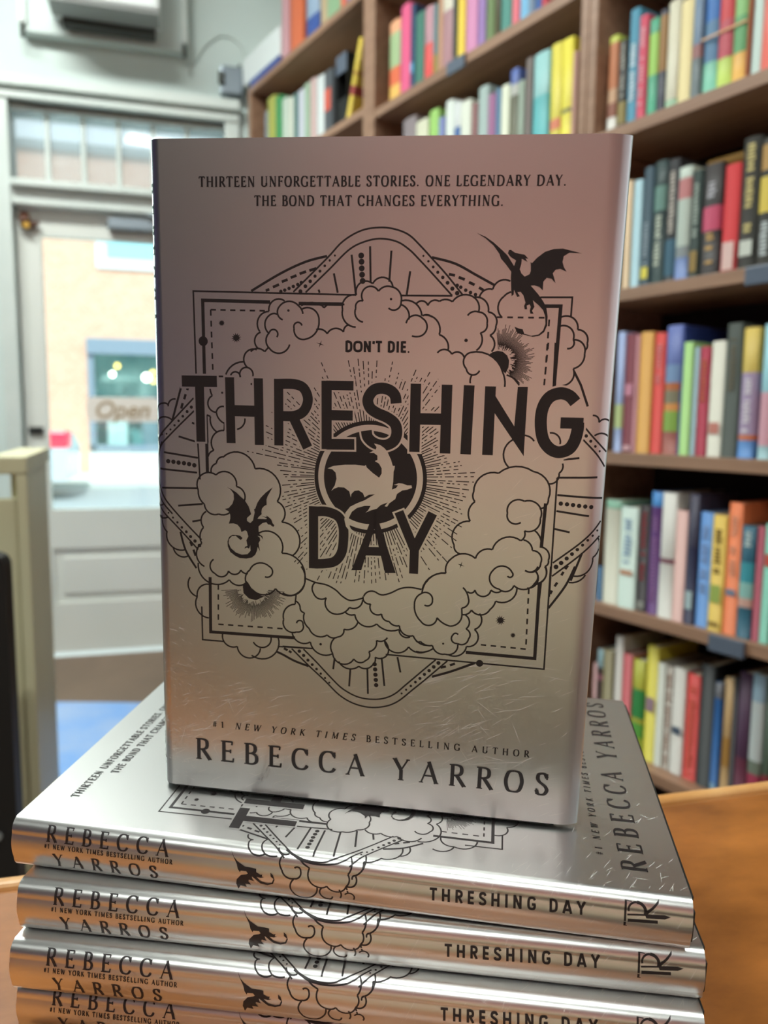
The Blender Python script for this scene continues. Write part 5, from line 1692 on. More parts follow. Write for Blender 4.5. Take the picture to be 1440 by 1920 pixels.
l 1 3.3 -219,672.5 -253.8,644.1
l 1 3.3 -262.2,637.3 -279.7,623
l 1 3.3 -286.1,617.8 -293,612.1
l 1 3.3 -298.9,607.3 -308.9,599.2
l 1 3.3 -313.2,595.6 -322.1,588.4
l 1 3.3 -331,581.1 -338.1,575.3
l 1 3.3 -342.7,571.6 -378.9,542
l 1 3.3 -388.7,534.1 -405.4,520.4
l 1 3.3 -223.6,678.5 -270.1,643.5
l 1 3.3 -276.9,638.4 -286.5,631.1
l 1 3.3 -296.2,623.9 -317.1,608.1
l 1 3.3 -325.1,602 -361.6,574.6
l 1 3.3 -367,570.5 -384.7,557.2
l 1 3.3 -229.6,687.1 -255.1,669.9
l 1 3.3 -260.6,666.3 -265.3,663.1
l 1 3.3 -269.9,660 -300.5,639.4
l 1 3.3 -306.2,635.6 -336.5,615.2
l 1 3.3 -341.2,612 -356.2,602
l 1 3.3 -361,598.8 -372.1,591.3
l 1 3.3 -232.9,692.3 -268.6,669.9
l 1 3.3 -274.1,666.5 -309.2,644.5
l 1 3.3 -319.8,637.8 -330.7,631
l 1 3.3 -337.4,626.8 -346.9,620.8
l 1 3.3 -237.6,700.4 -259.8,687.8
l 1 3.3 -269.8,682.3 -307.5,661
l 1 3.3 -313.6,657.6 -342.7,641.2
l 1 3.3 -349.4,637.5 -350.3,636.9
l 1 3.3 -240.9,706.5 -304.1,673.9
l 1 3.3 -309.8,670.9 -322.3,664.5
l 1 3.3 -331.4,659.7 -352.4,648.9
l 1 3.3 -361.7,644.1 -369.6,640
l 1 3.3 -375.9,636.8 -410.1,619.1
l 1 3.3 -244.6,714.2 -281,697.5
l 1 3.3 -287.9,694.3 -328.9,675.3
l 1 3.3 -336.8,671.7 -366.9,657.8
l 1 3.3 -378.1,652.6 -415.5,635.3
l 1 3.3 -425.5,630.7 -437.5,625.2
l 1 3.3 -445.4,621.5 -459.2,615.2
l 1 3.3 -248.3,722.8 -285,707.9
l 1 3.3 -290.3,705.7 -306.3,699.3
l 1 3.3 -312.6,696.7 -318.9,694.1
l 1 3.3 -327.6,690.6 -346.5,683
l 1 3.3 -355.8,679.2 -361.1,677.1
l 1 3.3 -251,729.8 -326.4,702.5
l 1 3.3 -337.2,698.6 -349,694.4
l 1 3.3 -360.1,690.4 -386.4,680.9
l 1 3.3 -253.8,738.3 -285.9,728.3
l 1 3.3 -296.8,725 -303.1,723
l 1 3.3 -313.3,719.9 -329.4,714.9
l 1 3.3 -335.2,713.1 -340.9,711.3
l 1 3.3 -346.8,709.5 -352.8,707.6
l 1 3.3 -364.7,703.9 -375.7,700.5
l 1 3.3 -383.9,698 -384.7,697.7
l 1 3.3 -255.9,745.4 -314.5,729.7
l 1 3.3 -326.4,726.5 -345,721.5
l 1 3.3 -354.6,719 -364.7,716.3
l 1 3.3 -370,714.9 -376.3,713.2
l 1 3.3 -258.3,755.1 -293,747.6
l 1 3.3 -304.3,745.2 -327.2,740.3
l 1 3.3 -334.3,738.8 -342.1,737.1
l 1 3.3 -348.7,735.7 -382.3,728.5
l 1 3.3 -390.7,726.7 -404.6,723.7
l 1 3.3 -413.3,721.8 -419.8,720.4
l 1 3.3 -428.4,718.6 -438.2,716.5
l 1 3.3 -446.8,714.7 -468.7,710
l 1 3.3 -259.7,761.7 -303.4,753.9
l 1 3.3 -313.9,752 -326.1,749.8
l 1 3.3 -333.8,748.5 -370.1,742
l 1 3.3 -381.9,739.9 -417.3,733.6
l 1 3.3 -422.8,732.6 -446,728.5
l 1 3.3 -261.2,771 -302.2,765.7
l 1 3.3 -307.9,765 -336,761.4
l 1 3.3 -342.1,760.6 -349.4,759.6
l 1 3.3 -361.6,758.1 -367.4,757.3
l 1 3.3 -377.3,756.1 -384.6,755.1
l 1 3.3 -392.6,754.1 -403.7,752.7
l 1 3.3 -413.9,751.3 -428.6,749.4
l 1 3.3 -434,748.8 -441.7,747.8
l 1 3.3 -450.4,746.6 -474.6,743.5
l 1 3.3 -262.1,779.2 -306.1,775.4
l 1 3.3 -316.7,774.5 -322.4,774
l 1 3.3 -334,773 -371.6,769.8
l 1 3.3 -382.1,768.9 -391.5,768.1
l 1 3.3 -403.5,767 -412.1,766.3
l 1 3.3 -423.3,765.3 -433.1,764.5
l 1 3.3 -439,764 -467.7,761.5
l 1 3.3 -262.8,788 -301.8,786.4
l 1 3.3 -313.6,785.9 -323.2,785.5
l 1 3.3 -335.2,785 -343.6,784.7
l 1 3.3 -351.4,784.4 -359.1,784.1
l 1 3.3 -365.6,783.8 -376.5,783.4
l 1 3.3 -388.1,782.9 -403,782.3
l 1 3.3 -414.1,781.8 -426.6,781.3
l 1 3.3 -434.6,781 -444.9,780.6
l 1 3.3 -455.2,780.2 -466.7,779.7
l 1 3.3 -263,794.9 -294,794.7
l 1 3.3 -301.9,794.7 -309.5,794.7
l 1 3.3 -321.8,794.6 -362.6,794.4
l 1 3.3 -369.4,794.4 -378,794.3
l 1 3.3 -384.9,794.3 -398.6,794.2
l 1 3.3 -409.1,794.1 -434.2,794
l 1 3.3 -263,802.5 -336.1,804.9
l 1 3.3 -342.7,805.1 -369.5,806
l 1 3.3 -382.1,806.5 -401.2,807.1
l 1 3.3 -412.1,807.5 -418,807.7
l 1 3.3 -428.2,808 -440.3,808.4
l 1 3.3 -448.5,808.7 -470.6,809.4
l 1 3.3 -262.7,810 -343.6,815.8
l 1 3.3 -352.1,816.4 -374.2,818
l 1 3.3 -261.8,820.6 -302,825.7
l 1 3.3 -307.8,826.4 -322.1,828.2
l 1 3.3 -328.1,829 -370.9,834.4
l 1 3.3 -380.4,835.6 -411.5,839.6
l 1 3.3 -260.8,828.2 -333.3,840.4
l 1 3.3 -340.4,841.5 -352.6,843.6
l 1 3.3 -359.4,844.7 -404.8,852.3
l 1 3.3 -414.9,854 -423.8,855.5
l 1 3.3 -434,857.2 -449.5,859.8
l 1 3.3 -457.6,861.2 -468.5,863
l 1 3.3 -259.5,835.6 -307.2,845.5
l 1 3.3 -317.6,847.6 -358.6,856.1
l 1 3.3 -365.6,857.6 -373.8,859.3
l 1 3.3 -258.1,842.5 -329,859.9
l 1 3.3 -339.6,862.5 -350.5,865.2
l 1 3.3 -360,867.5 -384,873.4
l 1 3.3 -392.4,875.5 -401.9,877.8
l 1 3.3 -410.7,880 -418.3,881.8
l 1 3.3 -425.6,883.6 -431.7,885.1
l 1 3.3 -255.6,852.2 -301.8,866
l 1 3.3 -311.3,868.9 -325.9,873.2
l 1 3.3 -334.5,875.8 -362.6,884.2
l 1 3.3 -369.6,886.3 -402,896
l 1 3.3 -407.2,897.6 -409.6,898.3
l 1 3.3 -253.7,858.5 -312.5,878.3
l 1 3.3 -323.4,882 -329.6,884.1
l 1 3.3 -339.7,887.4 -365,896
l 1 3.3 -374.5,899.2 -403.9,909.1
l 1 3.3 -250.4,868 -276.5,878.3
l 1 3.3 -286.1,882.1 -291.6,884.3
l 1 3.3 -301.7,888.2 -313.3,892.8
l 1 3.3 -321.9,896.2 -332.5,900.4
l 1 3.3 -343.4,904.7 -361.8,911.9
l 1 3.3 -371.9,915.9 -377.5,918.1
l 1 3.3 -388.1,922.3 -414.7,932.8
l 1 3.3 -422.3,935.8 -443.6,944.3
l 1 3.3 -247.8,874.5 -320.8,906.3
l 1 3.3 -331.7,911 -338.4,914
l 1 3.3 -343.8,916.3 -356.9,922.1
l 1 3.3 -364.2,925.2 -375.1,930
l 1 3.3 -380.8,932.5 -392.3,937.5
l 1 3.3 -398.3,940.1 -405.7,943.3
l 1 3.3 -412.6,946.3 -419.9,949.5
l 1 3.3 -244.7,881.6 -283.2,900.2
l 1 3.3 -288.8,902.9 -294.3,905.6
l 1 3.3 -302,909.3 -316.1,916.2
l 1 3.3 -324.2,920.1 -329.3,922.6
l 1 3.3 -336.4,926 -342.6,929
l 1 3.3 -347.5,931.4 -368.2,941.4
l 1 3.3 -378,946.1 -416.9,965
l 1 3.3 -241.5,888 -311.9,925.4
l 1 3.3 -317,928 -325,932.3
l 1 3.3 -335,937.6 -368.6,955.4
l 1 3.3 -376.7,959.7 -396.4,970.1
l 1 3.3 -402.4,973.3 -411.4,978.1
l 1 3.3 -421.8,983.6 -436.8,991.5
l 1 3.3 -237.4,895.5 -290.8,926.9
l 1 3.3 -298.6,931.4 -328.8,949.2
l 1 3.3 -337.8,954.5 -349,961.1
l 1 3.3 -356.4,965.4 -389.3,984.7
l 1 3.3 -394,987.5 -402.6,992.5
l 1 3.3 -233,902.9 -269.5,926.5
l 1 3.3 -275.3,930.3 -285.2,936.7
l 1 3.3 -293.6,942.1 -308.5,951.8
l 1 3.3 -317.5,957.6 -329,965
l 1 3.3 -334.2,968.4 -367.5,989.9
l 1 3.3 -373.3,993.7 -381.8,999.2
l 1 3.3 -388.4,1003.4 -407.4,1015.8
l 1 3.3 -413.8,1019.9 -414.9,1020.6
l 1 3.3 -227.9,910.6 -281.3,948.9
l 1 3.3 -290.2,955.2 -297.6,960.5
l 1 3.3 -305.6,966.2 -320.2,976.7
l 1 3.3 -325,980.1 -346.1,995.2
l 1 3.3 -354,1000.9 -358.6,1004.2
l 1 3.3 -367.1,1010.3 -379.2,1019
l 1 3.3 -388.2,1025.4 -398.9,1033.1
l 1 3.3 -223.5,916.5 -242.1,930.9
l 1 3.3 -251.7,938.3 -258.4,943.5
l 1 3.3 -263.1,947.1 -299.1,975
l 1 3.3 -308,981.9 -311.9,984.9
l 1 3.3 -217.7,923.8 -267.5,966.2
l 1 3.3 -272.4,970.5 -278.1,975.3
l 1 3.3 -287.2,983 -303.2,996.7
l 1 3.3 -308,1000.8 -320.3,1011.3
l 1 3.3 -213.6,928.6 -266,976.3
l 1 3.3 -272.5,982.2 -293.5,1001.4
l 1 3.3 -301.5,1008.6 -331.9,1036.4
l 1 3.3 -208.5,934 -242.5,967.3
l 1 3.3 -247.8,972.5 -257,981.5
l 1 3.3 -263.2,987.6 -269.5,993.8
l 1 3.3 -275.8,999.9 -306.9,1030.5
l 1 3.3 -312,1035.5 -327.1,1050.3
l 1 3.3 -202.2,940.3 -252.8,994.6
l 1 3.3 -260.6,1003 -272.5,1015.8
l 1 3.3 -276.8,1020.4 -286.4,1030.6
l 1 3.3 -294.4,1039.2 -297.8,1042.9
l 1 3.3 -197,945 -227.9,980.6
l 1 3.3 -231.7,985 -256.3,1013.4
l 1 3.3 -263.6,1021.8 -271.9,1031.4
l 1 3.3 -279.8,1040.5 -286.2,1047.9
l 1 3.3 -190.7,950.3 -223.5,991.5
l 1 3.3 -228.8,998.1 -247,1021
l 1 3.3 -254.6,1030.4 -275.8,1057.1
l 1 3.3 -183.7,955.6 -198.9,976.5
l 1 3.3 -202.7,981.7 -208.8,990.2
l 1 3.3 -216.1,1000.1 -222.2,1008.6
l 1 3.3 -226.7,1014.8 -244.8,1039.7
l 1 3.3 -176.1,960.9 -216.1,1021.7
l 1 3.3 -169.8,964.8 -207.9,1027.8
l 1 3.3 -211.1,1033 -228.9,1062.5
l 1 3.3 -162,969.3 -180.2,1002.8
l 1 3.3 -185.7,1012.9 -191.7,1023.9
l 1 3.3 -197,1033.8 -200.7,1040.6
l 1 3.3 -206.6,1051.4 -214.5,1065.9
l 1 3.3 -156.4,972.2 -176.2,1011.6
l 1 3.3 -180.1,1019.3 -196.2,1051.4
l 1 3.3 -199.6,1058.1 -204.2,1067.3
l 1 3.3 -147.4,976.4 -161.3,1008
l 1 3.3 -164.3,1014.8 -167.8,1022.8
l 1 3.3 -170.9,1029.7 -177.4,1044.4
l 1 3.3 -181.6,1053.9 -184.7,1060.9
l 1 3.3 -139.6,979.6 -168.8,1054.2
l 1 3.3 -173.5,1066 -177,1075.1
l 1 3.3 -132.3,982.2 -144.7,1018.1
l 1 3.3 -147.9,1027.4 -156.9,1053.3
l 1 3.3 -125,984.5 -142.1,1040.7
l 1 3.3 -145.6,1052.1 -148.2,1060.8
l 1 3.3 -116.1,987 -129.7,1040.7
l 1 3.3 -132.3,1051.1 -135.4,1063.4
l 1 3.3 -111,988.1 -121.7,1035.5
l 1 3.3 -123.3,1042.7 -124.8,1049.1
l 1 3.3 -127.1,1059.4 -129.9,1072
l 1 3.3 -132.7,1084.5 -134.4,1091.9
l 1 3.3 -136.2,1099.9 -137.6,1106.1
l 1 3.3 -102.6,989.8 -107.5,1017.2
l 1 3.3 -109.1,1026 -111.6,1039.7
l 1 3.3 -113.6,1051 -115.1,1059.4
l 1 3.3 -117.1,1070.3 -118.5,1078.2
l 1 3.3 -120.1,1087.1 -122.6,1101.3
l 1 3.3 -123.9,1108.2 -124.8,1113.5
l 1 3.3 -95,990.9 -99.2,1021
l 1 3.3 -100.3,1028.6 -102.3,1043.1
l 1 3.3 -103.1,1048.8 -106.5,1073.1
l 1 3.3 -108.3,1085.8 -110.7,1102.8
l 1 3.3 -86.3,991.8 -88.8,1018.3
l 1 3.3 -89.7,1027.5 -91.7,1048.4
l 1 3.3 -92.4,1055.5 -94.4,1077.4
l 1 3.3 -95.3,1086.2 -96.1,1095.1
l 1 3.3 -96.7,1101.2 -99.6,1131.7
l 1 3.3 -100.7,1143.3 -102.3,1159.9
o 2 199.8 -65.9,796
m 3 185.9 -65.9,796
o 4 165.2 -65.9,796
g 5 0 -93,643.5 -103.1,666.3 -108.5,705.9 -110.2,742.3 -108.1,775.7 -111.3,780.1 -102.4,783.3 -85.4,803.4 -68.5,828 -83.9,836.6 -101.9,836.1 -117.9,826.6 -126.2,811.4 -131,820.3 -145.9,819.8 -154.3,807.6 -154.2,791.1 -160,801.4 -165,813.3 -175.5,816 -187.5,806.7 -183.4,827.8 -173.6,843 -162.2,853.8 -133.2,868.1 -112.6,874.8 -113,882.2 -101,881.1 -91.9,878.4 -55.9,878 -28.6,874.4 -35.4,889.2 -44.7,894.9 -45.5,879.9 -52.4,897.6 -51.6,912.6 -46.3,927.8 -47.1,942.7 -38.2,944.5 -31.3,928.3 -27.4,910.4 -14.5,892.9 4,887.4 20.2,866.8 32.8,859.6 31.7,850.5 17.5,860.7 27.9,836.8 42.4,822 48,803.9 58.3,782.8 50.2,791.7 32.9,800.4 34,779.1 43.1,751.8 57.9,733.8 80,723.5 101.7,722.4 119.7,732 137,754 144.9,778.8 152.6,779 146.3,754.2 130.7,729.2 111.5,713.3 87.1,707.3 62.2,710.8 39.9,727.3 26.3,751.5 14.2,778.6 4.3,793.6 -8.9,814.5 -6.3,793.3 3.6,778.4 -11.3,771.9 -20.2,756.5 -17.4,741.3 -6.2,730.9 6.1,729 -14.9,723 -27.7,704.4 -28.1,683 -21.3,667.7 -13.1,658 -33.6,670.6 -58.2,676.3 -79.2,672.9 -90.7,660.4
f 7 0 -886.6,1126.3 -874.7,1155.3 -857.1,1182.6 -834.5,1210 -817,1229.4 -784.1,1252.3 -802,1257.7 -805.7,1251 -812,1240.1 -823.3,1230.3 -833.4,1232.4 -834.8,1238.8 -826,1252.4 -822.3,1268.3 -819.9,1284.1 -807.4,1296.5 -808.6,1287.4 -797.2,1294.6 -807.2,1275.7 -792,1275.3 -774.1,1271.2 -761.5,1277.2 -751.4,1288.3 -759.2,1303.5 -769.4,1306.7 -784.7,1305.8 -797.3,1304.2 -793.6,1309.1 -810.2,1323.7 -829.3,1348.3 -838.3,1376.1 -839.8,1404.2 -834.9,1425.1 -825.2,1465.4 -827.4,1425.6 -816,1408.5 -798.3,1405.9 -783.2,1410.8 -768.2,1420.8 -776.8,1400.9 -774.1,1385.6 -762.6,1377.3 -750,1382.1 -732.2,1387.9 -746.1,1374.6 -748.4,1358.8 -736.8,1349.2 -722.8,1348.8 -708.7,1348.9 -720.1,1337.3 -724.2,1321.3 -723.5,1309.6 -695.7,1336.2 -677.9,1350.4 -657.5,1363.5 -626.7,1370 -598.1,1370.1 -577.1,1362.3 -565,1347.3 -560.6,1326.4 -565.4,1305 -567.7,1291.6 -571.3,1275.4 -592,1264.9 -585.9,1282.5 -584.8,1291.9 -570.5,1298 -564.4,1320.9 -568.9,1344.4 -582.2,1358 -603.2,1364.5 -629.1,1361.5 -647,1353.8 -662.3,1338.4 -677.4,1319.1 -656.9,1325.6 -643.8,1318.6 -634.9,1324.4 -634.7,1313.9 -643.7,1311.2 -656.7,1313.8 -664.4,1309.4 -660.3,1300.4 -648.7,1302.5 -648.6,1294.6 -658.9,1291.8 -669.3,1295.9 -692.4,1287.9 -703.8,1278 -702.4,1267.6 -689.6,1276.3 -686.9,1268.5 -697.2,1262.7 -709.9,1256.6 -694.5,1256.2 -689.2,1249.9 -707.2,1247.6 -748.3,1243.9 -766.2,1244.1 -789,1225.7 -806.6,1209 -821.8,1202.9 -847,1183.1 -869.6,1155.6
f 7 0 -8,274 -0.7,290.6 10.5,309.3 25.9,325.8 37.3,340.3 59,354.7 87,364 102.2,348.3 112.5,348.3 120,360.8 109.2,371.2 88.5,375.4 80.2,377.5 68.1,375.1 65.8,379.6 43,387.9 24,400.4 4.9,418.9 -15.5,444.5 4.2,433.3 18.7,425.1 31.1,421.4 49.3,422 54.8,412.7 64.4,404.5 76.8,402.4 84.9,403.4 95.7,392 103.1,387.9 102.3,421 99.1,423.1 91.5,402.4 95,423.1 88.5,419 93.6,429.3 103.3,439.7 115.3,443.8 123.1,451.1 129.5,447 126.7,441.8 121.9,435.6 121.4,427.3 113.5,421 117.4,406.5 130.6,392 149.1,392 159.2,395.1 166.8,406.5 178,408.6 167.1,400.3 165.8,387.8 171.5,396.1 181.7,398.2 192.4,391.9 223.2,397.1 207.1,388.8 221.9,385.6 236.8,379.3 248.1,366.7 253.6,345.6 253.1,320.3 245.8,303.5 232.3,284.6 212,275.2 193.3,274.3 176.3,280.8 167.2,293.5 167.3,310.3 169.6,322.9 177.4,331.7 185.1,324.9 178.4,314.5 170.6,306.1 172.5,291.4 184.6,280.7 199.3,278.5 217.6,286.8 233.1,305.7 240,328.8 236.6,349.9 223.4,361.5 202.6,360.5 215.4,356.3 211.7,347.9 216.5,338.4 209,341.6 205.4,350 184.8,345.9 176.3,350.1 169.9,353.3 151.6,348.1 147.9,341.9 154.9,327.2 140.7,323.1 128.9,312.7 124.6,298 126.6,280.2 107.8,285.6 93.4,285.7 81.4,279.5 73,264.9 69.1,279.6 52,294.4 35.4,299.7 15.1,298.8 1.4,288.5
f 7 0 -355.5,11.7 -340.9,-13.8 -328.2,-27.9 -298.8,-42.6 -274.7,-43.5 -258.6,-45.2 -257.9,-56.5 -241.7,-64.2 -235.8,-61.5 -237.6,-69.8 -229.6,-70.8 -241.6,-74.6 -257.5,-72.6 -241.9,-88.2 -218.2,-94.1 -202.1,-89.1 -195.8,-72.5 -205.8,-65.6 -207.2,-52.1 -198.1,-58.7 -191.8,-76.3 -198.3,-93.3 -218.7,-101.7 -242.4,-98 -261.6,-81.9 -273.5,-72.6 -271.7,-83.4 -266.1,-92 -283.9,-87.5 -286.3,-95.2 -277.4,-109.2 -299.4,-107.7 -295,-123.2 -316.7,-118.8 -326,-135.5 -332.3,-113.4 -328.4,-92 -313.6,-73.9 -293.6,-69 -287.6,-64.2 -293.9,-57.1 -313.9,-57.6 -315.7,-63.8 -324.2,-53.1 -329.4,-37 -336.4,-25.2 -345.5,-8.8
c 1 5.9 -161.6,29.4 -125.4,10.4 -100.1,0.9 -60.1,-5.1 -21.2,-4.3 16.8,2.4 45.8,14.9 67.6,32.4 102.3,64.9
a 1 5.9 -189.1,34.7 -176.2,16.3 -146.6,17.1
a 1 5.9 -163.7,14 -176,-5.8 -167.7,-38.3
a 1 5.9 -167.7,-38.3 -152.6,-58.7 -122.9,-62.8
a 1 5.9 -122.9,-62.8 -101.9,-50.6 -101.1,-34.1
a 1 5.9 -101.1,-34.1 -109.7,-23.4 -123.3,-27.8
a 1 5.9 -124.8,-65 -136.8,-90.8 -121.1,-129.1
a 1 5.9 -121.1,-129.1 -74,-136.5 -41.3,-85.3
a 1 5.9 -70.6,-21.2 -72.2,-56.3 -40.4,-82.9
a 1 5.9 -40.4,-82.9 -24.9,-84.2 -7.4,-75
a 1 5.9 -7.4,-75 25.5,-93.7 60.1,-66.5
a 1 5.9 60.1,-66.5 69.9,-46.3 63.6,-27.5
a 1 5.9 63.6,-27.5 74.9,1.3 68.1,30.2
a 1 5.9 115,48.6 117,2.6 88.6,-28.1
a 1 5.9 88.6,-28.1 79.4,-33.8 80,-41.5
a 1 5.9 90.6,-29.7 92.3,-54.6 62.1,-67.1
a 1 5.9 -22.9,-82.6 -28.2,-118.7 -3,-129.3
a 1 5.9 -3,-129.3 7.9,-126.6 11,-116.9
a 1 5.9 35.3,-82.8 42.8,-100.7 38.1,-120.1
a 1 5.9 55.5,-101.1 79.6,-94.5 84.6,-119.7
l 1 5.9 -103.9,0.5 -90.8,-10.4 -70.6,-21.2
l 1 5.9 60.2,-68.5 66.1,-91.9
l 1 7 975.8,2.9 975.4,-78.8
l 1 3.1 972.9,2.9 994.5,1.1
l 1 3.1 971.8,-79.7 982.7,-79.7
l 1 3.1 984.5,-65.2 996.9,-57.3
a 1 6.6 986.2,-31.5 993.1,-5.9 1010.4,0.2
a 1 9.8 1010.4,0.2 1030.5,-8.2 1036.9,-36.4
f 7 0 1037.2,-28.1 1056.3,-10.6 1069.3,4.4 1079.8,18.8 1078.2,5.5 1064.9,-12.4 1040.5,-38.7
f 7 0 981.6,-39 1037.4,-34.1 1097.2,-30.6 1115.8,-34.4 1097.7,-42.7 1040.8,-46.6 1037.6,-39.1 981.9,-44.6
l 1 10.5 984.1,-59.9 1076.9,-54.6
L 8 39.1 -380.5,110.8 -382.6,240.9
L 8 33.2 -382.5,176.1 -167.4,178.7
L 8 33.2 -398.8,287 -167.3,291
L 8 33.2 -398.2,391.6 -165,395.2
L 8 39.1 -282.7,292.9 -283.4,390.5
L 8 33.2 -398.6,464.6 -166.1,466.4
C 8 35.2 -381.1,463.7 -382,521 -368.4,555.3 -330.4,570 -291.2,556.1 -272.3,521.8 -270.2,464.1
L 8 35.2 -271.2,516.1 -163,570.9
L 8 36.1 -397.3,635.3 -160.3,639
L 8 32.2 -381.9,634.6 -383,730.1
L 8 35.2 -279.3,636.2 -280.8,729.6
L 8 38.1 -178,637.7 -181.3,737.4
C 8 38.1 -328.1,879.9 -353.3,875.5 -370.8,858.3 -378,828.6 -368.9,799.3 -339.3,781.5 -310.5,789.6 -293.1,814.3 -278,851.9 -257.1,878.5 -226.1,885.1 -198.1,874.8 -183,845.4 -188,809.7 -207.4,784.8 -231.1,778.6
L 8 36.1 -396.9,945.4 -164.3,948.4
L 8 36.1 -396.6,1051.4 -163.4,1054.3
L 8 36.1 -397.1,1125.9 -163.7,1124.6
L 8 36.1 -395.8,1197.3 -164.2,1198.9
L 8 39.1 -277.9,947.9 -280.1,1053.8
C 8 40 -352.2,1478.7 -372.6,1458.2 -380.3,1428.2 -366.9,1394.3 -331,1374 -281.2,1370.2 -228,1380.7 -196.6,1404 -184.5,1434.7 -195.7,1467.3 -223.3,1484.6 -261,1492.3 -285.8,1492.2
L 8 37.1 -282.7,1434.9 -283.8,1509.7
L 8 34.2 45.6,594.6 273.9,597.4
C 8 35.2 64.9,594.8 62.3,641.4 77.4,684.3 113.1,703.3 165.5,705.3 211,698.4 242.1,675.6 253.5,636.5 256,597.2
L 8 33.2 48.2,901.4 177.3,958.8
L 8 33.2 47.4,1020.6 177.1,962.6
L 8 32.2 161.7,961.1 269.6,961.2
L 8 31.2 198.9,768 194.7,866.1
F 8 0 -395.3,1181.3 -395.7,1193.7 -249.6,1294.4 -165.9,1320.8 -311,1212.5
F 8 0 -396.9,1287.4 -397.9,1320.6 -165.9,1320.8 -220.3,1281.9
F 8 0 271.7,736.7 269.3,772.6 73.2,828.2 45.2,816
F 8 0 45.2,816 82.1,807.4 273.5,858.8 270.9,897.2"""
TEXTS = [
 ('THIRTEEN UNFORGETTABLE STORIES. ONE LEGENDARY DAY.', 'serif', (-1030.2, 184.4), (-1030.6, 1401.3), 3.25, 1),
 ('THE BOND THAT CHANGES EVERYTHING.', 'serif', (-969.6, 378.3), (-969.7, 1207.3), 3.25, 1),
 ("DON'T DIE.", 'sans', (-496.3, 698.0), (-499.3, 921.7), 3.75, 1),
 ('#1 NEW YORK TIMES BESTSELLING AUTHOR', 'mix', (928.3, 208.9), (929.6, 1406.9), 2.6, 1),
 ('REBECCA YARROS', 'serif', (1066.6, 138.0), (1073.2, 1485.0), 8.6, 1),
 ('REBECCA', 'serif', (-1048.1, -41.9), (-581.6, -42.4), 5.6, 1),
 ('#1 NEW YORK TIMES BESTSELLING AUTHOR', 'bold', (-1053.2, -65.4), (-564.5, -66.5), 1.65, 1),
 ('YARROS', 'serif', (-1022.1, -136.3), (-623.0, -134.5), 5.2, 1),
 ('THRESHING DAY', 'sans', (344.1, -77.9), (852.4, -61.1), 4.3, 1),
]
def catmull(P, n=5):
    if len(P) < 3: return P
    Q = [P[0]] + P + [P[-1]]; out = []
    for i in range(1, len(Q)-2):
        a, b_, c, d = Q[i-1:i+3]
        for k in range(n):
            t = k/n
            out.append(tuple(.5*((2*b_[j]) + (-a[j]+c[j])*t + (2*a[j]-5*b_[j]+4*c[j]-d[j])*t*t + (-a[j]+3*b_[j]-3*c[j]+d[j])*t**3) for j in (0, 1)))
    return out + [P[-1]]
def arc3(p, m, q):
    ax, ay = p; bx, by = m; cx, cy = q
    D = 2*(ax*(by-cy)+bx*(cy-ay)+cx*(ay-by))
    if abs(D) < 1e-3: return [p, m, q]
    ux = ((ax*ax+ay*ay)*(by-cy)+(bx*bx+by*by)*(cy-ay)+(cx*cx+cy*cy)*(ay-by))/D
    uy = ((ax*ax+ay*ay)*(cx-bx)+(bx*bx+by*by)*(ax-cx)+(cx*cx+cy*cy)*(bx-ax))/D
    r = math.hypot(ax-ux, ay-uy); a0 = math.atan2(ay-uy, ax-ux); am = math.atan2(by-uy, bx-ux); a1 = math.atan2(cy-uy, cx-ux)
    T = 2*math.pi; dm = (am-a0) % T; d1 = (a1-a0) % T
    if dm > d1: d1 -= T
    n = max(5, min(20, int(abs(d1)*5)))
    return [(ux+r*math.cos(a0+d1*i/n), uy+r*math.sin(a0+d1*i/n)) for i in range(n+1)]
